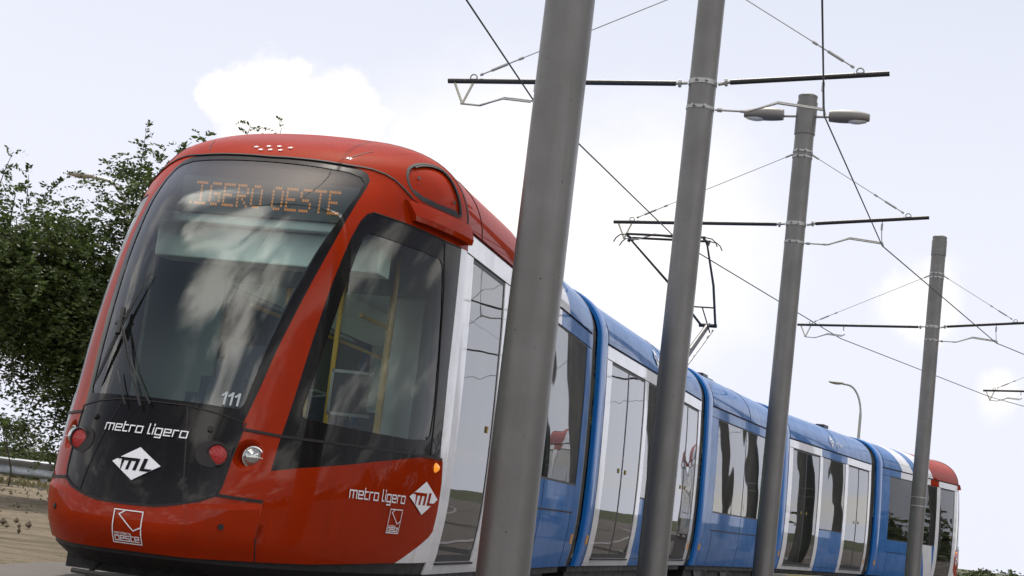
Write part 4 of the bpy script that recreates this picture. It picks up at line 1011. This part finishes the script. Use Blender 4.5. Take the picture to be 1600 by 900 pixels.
c_ = MIX(a1, (.27, .22, .155), (.17, .135, .09), nt=t); c_ = MIX(a2, c_, (.085, .067, .045), nt=t)
grass = MATH('MULTIPLY', MAPR(tn(3.5), .50, .60, nt=t), MAPR(tn(.6), .5, .62, nt=t), nt=t); c_ = MIX(grass, c_, (.09, .10, .035), nt=t)
sxg = t.nodes.new('ShaderNodeSeparateXYZ'); t.links.new(tcn.outputs['Object'], sxg.inputs[0])
c_ = MIX(MAPR(sxg.outputs[0], 5., 9., nt=t), c_, MIX(MAPR(tn(.8), .4, .6, nt=t), (.085, .085, .055), (.055, .065, .03), nt=t), nt=t)
t.links.new(c_, pb.inputs['Base Color'])
bp = t.nodes.new('ShaderNodeBump'); bp.inputs['Strength'].default_value = 1.; bp.inputs['Distance'].default_value = .15; t.links.new(tn(6, 9, .7), bp.inputs['Height']); t.links.new(bp.outputs[0], pb.inputs['Normal'])
g = b.build('ground', gm, None, smooth=True, fix=False); tag(g, kind='structure')
ASPH = pmat('track_bed_paving', (.075, .064, .058), .85, color2=(.11, .096, .088), nscale=1.6, bump=.4, bscale=45)
b = MB(); yy = np.linspace(-30, 60, 60); lx = np.array([edge_x(v) for v in yy]); path = smoothline([(-6.5, -14), (-4.6, -4), (-3.65, 4), (-3.2, 11), (-1.6, 17), (.75, 24.5), (3.6, 31), (7.8, 38), (13.0, 45)], 8)
lo = path; ro = path+np.array([70, -14])
lo = np.concatenate([lo, [[22, 54]]]); ro = np.concatenate([ro, [[88, 28]]])
G_ = np.stack([np.concatenate([lo+(ro-lo)*k, np.full((len(lo), 1), .004+.0*k)], 1) for k in np.linspace(0, 1, 6)], 1); b.grid(G_)
tag(b.build('track_bed', ASPH, None, fix=False), kind='structure')
# rails let into the paving, following both tracks
RAIL = pmat('rail_steel', (.22, .2, .18), .35, metal=.9)
def rails(center, label):
    b = MB(); c = smoothline(center, 10); tg = np.gradient(c, axis=0); tg /= np.linalg.norm(tg, axis=1, keepdims=True); nn = np.stack([tg[:, 1], -tg[:, 0]], 1)
    for o_ in (-.7175, .7175):
        A = c+nn*(o_-.035); B_ = c+nn*(o_+.035); z = np.full((len(c), 1), .014)
        b.grid(np.stack([np.hstack([A, z-.012]), np.hstack([A, z]), np.hstack([B_, z]), np.hstack([B_, z-.012])], 1))
    return tag(b.build('rails', RAIL, None, fix=False), label, 'rails', 'rails of the two tram tracks')
rails([(-5.2, -8), (-3.55, 1), (-1.9, 9.0), (-.15, 16.9), (1.97, 23.7), (4.2, 29.0), (7.5, 35.4), (11.2, 40.5), (19, 48), (30, 56)], 'steel rails under the tram')
rails([(-2.2, -8), (-.5, .5), (1.2, 8.3), (3.0, 16.2), (5.2, 22.6), (7.4, 27.7), (10.4, 33.4), (14.2, 38.6), (21.5, 45.5), (32, 53)], 'steel rails of the empty second track')
# low kerb beside the fourth car
b = MB(); A = FR[3]; b.add(A(np.array([(s, tt, z) for s in (-.3, 2.9) for tt in (1.30, 1.60) for z in (.0, .20)])), [(0, 1, 3, 2), (4, 6, 7, 5), (0, 4, 5, 1), (2, 3, 7, 6), (0, 2, 6, 4), (1, 5, 7, 3)]); 
kb = b.build('platform_kerb', pmat('pale_concrete', (.34, .32, .28), .8, noise=.3, nscale=10), None, bevel=.01); tag(kb, 'low pale concrete kerb with worn yellow edge beside the fourth car', 'kerb')
b = MB(); b.add(A(np.array([(s, tt, z) for s in (-.29, 2.89) for tt in (1.50, 1.61) for z in (.15, .206)])), [(0, 1, 3, 2), (4, 6, 7, 5), (0, 4, 5, 1), (2, 3, 7, 6), (0, 2, 6, 4), (1, 5, 7, 3)]); b.build('edge_stripe', pmat('worn_yellow', (.42, .36, .12), .8, noise=.5, nscale=14), kb)

# guardrail
gr = empty('guardrail', (-12.0, 34.2, 0), 0, 'galvanised crash barrier ending beside the tree on the left', 'guardrail')
prof = [(0, .58), (-.05, .55), (-.05, .49), (.02, .43), (.02, .38), (-.05, .32), (-.05, .26), (0, .22)]
b = MB(); xs_ = np.linspace(-26, -9.35, 30); G_ = np.array([[(x_, 34.0+dy+(.10 if x_ > -9.8 else 0), z) for dy, z in prof] for x_ in xs_]); G2 = G_+[0, .012, 0]; b.slab(G_, G2); b.build('rail_beam', pmat('galvanised_barrier', (.24, .26, .28), .45, metal=.6, noise=.3, nscale=6), gr, smooth=True, ang=50)
for x_ in (-9.55, -13.5, -17.5, -21.5, -25.5):
    b = MB(); b.box((x_, 34.16, .15), (.14, .10, .9)); 
    b.build('post', DULLALU, gr)
b = MB(); b.box((-17.7, 34.55, .02), (17, .12, .13)); kb2 = b.build('verge_kerb', pmat('pale_concrete', (.34, .32, .28)), None); tag(kb2, 'thin pale kerb line running below the crash barrier', 'kerb')

# ------------------------------------------------------------------ vegetation
def leafmat(name, c1_, c2_, c3_=None):
    mt = bpy.data.materials.new(name); mt.use_nodes = True; t = mt.node_tree; b_ = t.nodes['Principled BSDF']; b_.inputs['Roughness'].default_value = .55
    at_ = t.nodes.new('ShaderNodeAttribute'); at_.attribute_name = 'tone'
    t.links.new(MIX(at_.outputs['Fac'], c1_, c2_, nt=t), b_.inputs['Base Color'])
    b_.inputs['Specular IOR Level'].default_value = .35
    tr = t.nodes.new('ShaderNodeBsdfTranslucent'); t.links.new(MIX(at_.outputs['Fac'], tuple(x*1.3 for x in c1_), tuple(x*1.5 for x in c2_), nt=t), tr.inputs[0])
    mx = t.nodes.new('ShaderNodeMixShader'); mx.inputs[0].default_value = .28; o_ = t.nodes['Material Output']
    t.links.new(b_.outputs[0], mx.inputs[1]); t.links.new(tr.outputs[0], mx.inputs[2]); t.links.new(mx.outputs[0], o_.inputs[0]); return mt
LEAF = leafmat('locust_leaf', (.026, .042, .010), (.075, .105, .022))
LEAF2 = leafmat('bush_leaf', (.035, .050, .016), (.085, .105, .032))
BARK = pmat('bark', (.07, .055, .04), .9, noise=.5, nscale=20, bump=.6, bscale=40)
def leaves(cent, axis, size, name, mat, parent, tone=None):
    """many small leaf blades, each a folded diamond"""
    n = len(cent); d = axis/np.linalg.norm(axis, axis=1, keepdims=True); r_ = rng.normal(size=(n, 3)); s_ = np.cross(d, r_); s_ /= np.linalg.norm(s_, axis=1, keepdims=True)
    L_ = size[:, None]; V = np.stack([cent-d*L_*.5, cent+s_*L_*.24, cent+d*L_*.5, cent-s_*L_*.24], 1).reshape(-1, 3)
    M = inv(parent); V = V@M[:3, :3].T+M[:3, 3]
    me = bpy.data.meshes.new(name); me.vertices.add(4*n); me.vertices.foreach_set('co', V.ravel()); me.loops.add(4*n); me.loops.foreach_set('vertex_index', np.arange(4*n)); me.polygons.add(n); me.polygons.foreach_set('loop_start', np.arange(n)*4); me.polygons.foreach_set('loop_total', np.full(n, 4))
    me.update(); me.materials.append(mat)
    at_ = me.attributes.new('tone', 'FLOAT', 'POINT'); tv = tone if tone is not None else rng.random(n); at_.data.foreach_set('value', np.repeat(tv, 4))
    o = bpy.data.objects.new(name, me); col.objects.link(o)
    if parent: o.parent = parent; WM[o.name] = wm(parent)
    return o
def at(px, py, D):
    a = (px-800)/2443.4; b_ = (450-py)/2443.4; d = np.array(rt*a+up*b_+fwv); return np.array([0, 0, CAM_H])+d*D/d[1]
def sprays(tips, dirs, length, nl, leaf, droop=.5):
    """compound sprays: leaflets in pairs along an arching twig"""
    C_ = []; A_ = []; T_ = []
    for p, d in zip(tips, dirs):
        d = d/np.linalg.norm(d); sd_ = np.cross(d, [0, 0, 1.]); sd_ /= np.linalg.norm(sd_)+1e-6; sd_ = sd_+rng.normal(size=3)*.25; l = length*rng.uniform(.6, 1.25); tone = np.clip(rng.normal(.45, .25), 0, 1)
        for k in range(nl):
            u = (k//2+1)/(nl/2); sg = 1 if k % 2 else -1; q = p+d*l*u+np.array([0, 0, -droop*l*u*u]); C_.append(q+sd_*sg*leaf*.5+rng.normal(size=3)*.008); A_.append(sd_*sg+d*.5+rng.normal(size=3)*.25); T_.append(np.clip(tone+rng.normal()*.12, 0, 1))
    return np.array(C_), np.array(A_), np.array(T_)
def tree(base, blobs, label, ntw, leaf=.065, length=.42, nl=14, extra=(), trunk_r=.16, clump=1.0, grp=None, cat='tree', nm='leafy_tree', mat=LEAF):
    t = empty(nm, tuple(float(v) for v in base), 0, label, cat, grp)
    base = np.array(base, float); wts = np.array([b_[3]*b_[4]*b_[5] for b_ in blobs]); wts = wts/wts.sum()
    limbs = MB(); cen = np.mean([b_[:3] for b_ in blobs], 0); fork = base+(cen-base)*np.array([.3, .3, .45])
    limbs.tube(smoothline([base-[0, 0, .2], base+(fork-base)*.5+[.05, 0, 0], fork], 5), np.linspace(trunk_r, trunk_r*.7, 11), n=10)
    tips = []; dirs = []
    for bi, b_ in enumerate(blobs):
        c = np.array(b_[:3]); r_ = np.array(b_[3:6]); limbs.tube(smoothline([fork, (fork+c)/2+rng.normal(size=3)*.15+[0, 0, .1], c], 4), np.linspace(trunk_r*.5, trunk_r*.18, 9), n=7)
        nsub = max(4, int(wts[bi]*ntw/16))
        for _ in range(nsub):
            v = rng.normal(size=3); v /= np.linalg.norm(v); rad = rng.uniform(.35, 1.05)**.6; sc_ = c+v*r_*rad
            limbs.tube(smoothline([c+v*r_*.1, c+v*r_*rad*.5+rng.normal(size=3)*.08, sc_], 3), np.linspace(trunk_r*.12, .006, 7), n=5)
            k = int(16*rng.uniform(.5, 1.5)); sp = clump*rng.uniform(.14, .36)
            pp = sc_+rng.normal(size=(k, 3))*[sp, sp, sp*.42]; tips += list(pp); dirs += list(pp-sc_+v*.25+rng.normal(size=(k, 3))*.25+[0, 0, .1])
    for e in extra:                                            # single long shoots
        p0, p1, k = np.array(e[0]), np.array(e[1]), e[2]; limbs.tube([p0, (p0+p1)/2+[0, 0, .05], p1], [.010, .007, .004], n=5)
        for u in np.linspace(.25, 1, k): tips.append(p0+(p1-p0)*u); dirs.append((p1-p0)*.5+rng.normal(size=3)*.35*np.linalg.norm(p1-p0))
    C_, A_, T_ = sprays(tips, dirs, length, nl, leaf)
    limbs.build('trunk', BARK, t, smooth=True, fix=False)
    leaves(C_, A_, rng.uniform(.7, 1.25, len(C_))*leaf*1.25, 'crown', mat, t, T_)
    return t
TD = 24.
def bl(px, py, D, rx, ry, rz): return (*at(px, py, D), rx, ry, rz)
blobs = [bl(20, 370, 24, 1.0, 1.2, .62), bl(-90, 430, 24.5, 1.1, 1.2, 1.1), bl(90, 440, 24, 1.2, 1.3, .95), bl(225, 340, 24, .58, .9, .72), bl(255, 275, 24.2, .42, .6, .34), bl(160, 500, 24, 1.1, 1.2, .9),
         bl(290, 420, 24.5, 1.0, 1.2, 1.2), bl(90, 560, 24, .55, .8, .42), bl(160, 620, 24, .5, .8, .75), bl(400, 450, 25, 1.1, 1.1, 1.2), bl(520, 540, 25, .9, 1.1, 1.0), bl(125, 680, 24, .22, .4, .36), bl(60, 490, 24, .85, 1.0, .62), bl(120, 570, 24, .75, .9, .7), bl(30, 450, 23.6, .9, .9, .7)]
tree((at(330, 760, 25)[0], 25, 0), blobs, 'large dark green leafy tree rising behind the left side of the red cab', 9000, leaf=.064, length=.42,
     extra=[(at(-5, 300, 23.5), at(20, 238, 23.5), 6), (at(215, 290, 24), at(228, 208, 24), 6), (at(262, 260, 24), at(300, 222, 24), 5), (at(372, 250, 24.5), at(392, 196, 24.5), 8), (at(425, 260, 24.5), at(440, 200, 24.5), 6),
            (at(60, 320, 24), at(98, 280, 24), 6), (at(40, 330, 24), at(45, 272, 24), 5), (at(20, 560, 23.5), at(8, 610, 23.5), 7), (at(60, 600, 23.5), at(38, 668, 23.5), 9), (at(90, 640, 23.5), at(72, 712, 23.5), 10), (at(310, 240, 24), at(322, 214, 24), 3)], trunk_r=.2)
# sapling and scrub by the barrier
tree((at(18, 720, 31)[0], 31, 0), [bl(22, 655, 31, .22, .2, .22), bl(8, 668, 31, .18, .2, .15)], 'thin sapling with a bare stem standing before the crash barrier', 90, leaf=.05, length=.2, trunk_r=.022, clump=.5, cat='sapling', nm='sapling')
bush = [(5, 702, 46, 'low grey green scrub at the picture edge behind the crash barrier', 1.2), (50, 700, 44, 'rounded green scrub behind the end of the crash barrier', 1.1), (92, 712, 42, 'green scrub close beside the red cab, behind the barrier', 1.0), (-70, 700, 47, 'scrub beyond the left picture edge behind the crash barrier', 1.4)]
for px, py, D, lb, s_ in bush:
    c = at(px, py, D); tree((float(c[0]), D, -.1), [(c[0], D, c[2]-.25, .75*s_, .6, .75), (c[0]+.5, D, c[2]-.5, .6*s_, .5, .6), (c[0]-.5, D+.2, .2, .8, .5, .5)], lb, 520, leaf=.085, length=.3, nl=12, trunk_r=.05, grp='scrub behind the crash barrier', cat='bush', nm='bush', mat=LEAF2)
far = [(1530, 893, 96, 2.2, 'dark bush at the foot of the far tram end'), (1505, 897, 94, 1.4, 'small dark bush touching the rear of the tram'), (1578, 898, 98, 1.2, 'small bush near the right picture edge'), (1596, 899, 97, 1.2, 'bush cut off by the right picture edge')]
for px, py, D, w_, lb in far:
    c = at(px, py, D); gz = float(hgt(c[0], D)); tree((float(c[0]), D, gz), [(c[0], D, c[2]-.45, w_*.5, .8, .62), (c[0]+w_*.25, D, c[2]-.7, w_*.45, .8, .55), (c[0]-w_*.2, D, c[2]-.9, w_*.5, .8, .6)], lb, 420, leaf=.14, length=.4, nl=10, trunk_r=.08, grp='bushes far behind the tram', cat='bush', nm='bush', mat=LEAF2)
# tree line out on the right that the windows mirror
for k in range(22):
    a_ = R(31+k*3.0); D = 60+5*math.sin(k*2.1); x_, y_ = D*math.sin(a_), D*math.cos(a_); gz = float(hgt(x_, y_)); h_ = 2.0+1.2*(.5+.5*math.sin(k*3.7)); w_ = 2.7
    tree((x_, y_, gz), [(x_, y_, gz+h_*.6, w_, w_*.7, h_*.6), (x_+1.5, y_-1.5, gz+h_*.45, w_*.8, w_*.7, h_*.5)], 'green bush in the row out to the right of the tracks', 330, leaf=.30, length=.75, nl=10, trunk_r=.1, clump=2.2, grp='row of bushes out to the right', cat='bush', nm='bush', mat=LEAF2)

# dry weeds along the foot of the barrier and scattered clods on the sandy strip
n = 2600; cxy = np.stack([rng.uniform(-24, -6.5, n), 33.6+rng.normal(size=n)*.5], 1); cl_ = rng.random(n) < .45
cxy[cl_, 1] = rng.uniform(18, 33, cl_.sum()); cxy[:, 0] += np.sin(cxy[:, 1]*3+np.floor(cxy[:, 0]*1.3)*2.1)*.5
hz_ = rng.uniform(.05, .20, n)*np.where(cl_, .45, 1); C_ = np.column_stack([cxy, hz_*.5+.02]); A_ = rng.normal(size=(n, 3))*.45+[0, 0, 1]
w_ = leaves(C_, A_, hz_, 'weeds', leafmat('dry_weed', (.10, .095, .04), (.16, .14, .07)), None); tag(w_, kind='stuff')
b = MB(); 
for k in range(420):
    x_, y_ = rng.uniform(-14, -3.4), rng.uniform(13, 32)
    if x_ > edge_x(y_)-.4: continue
    r_ = rng.uniform(.015, .05); v = np.array([[1, 0, 0], [0, 1, 0], [-1, 0, 0], [0, -1, 0], [0, 0, 1], [0, 0, -1]])*r_*rng.uniform(.5, 1.2, (6, 1)); b.add(v+[x_, y_, .03+r_*.3], [(0, 1, 4), (1, 2, 4), (2, 3, 4), (3, 0, 4), (1, 0, 5), (2, 1, 5), (3, 2, 5), (0, 3, 5)])
tag(b.build('gravel_clods', pmat('clod_soil', (.17, .135, .09), .95, noise=.4), None), kind='stuff')
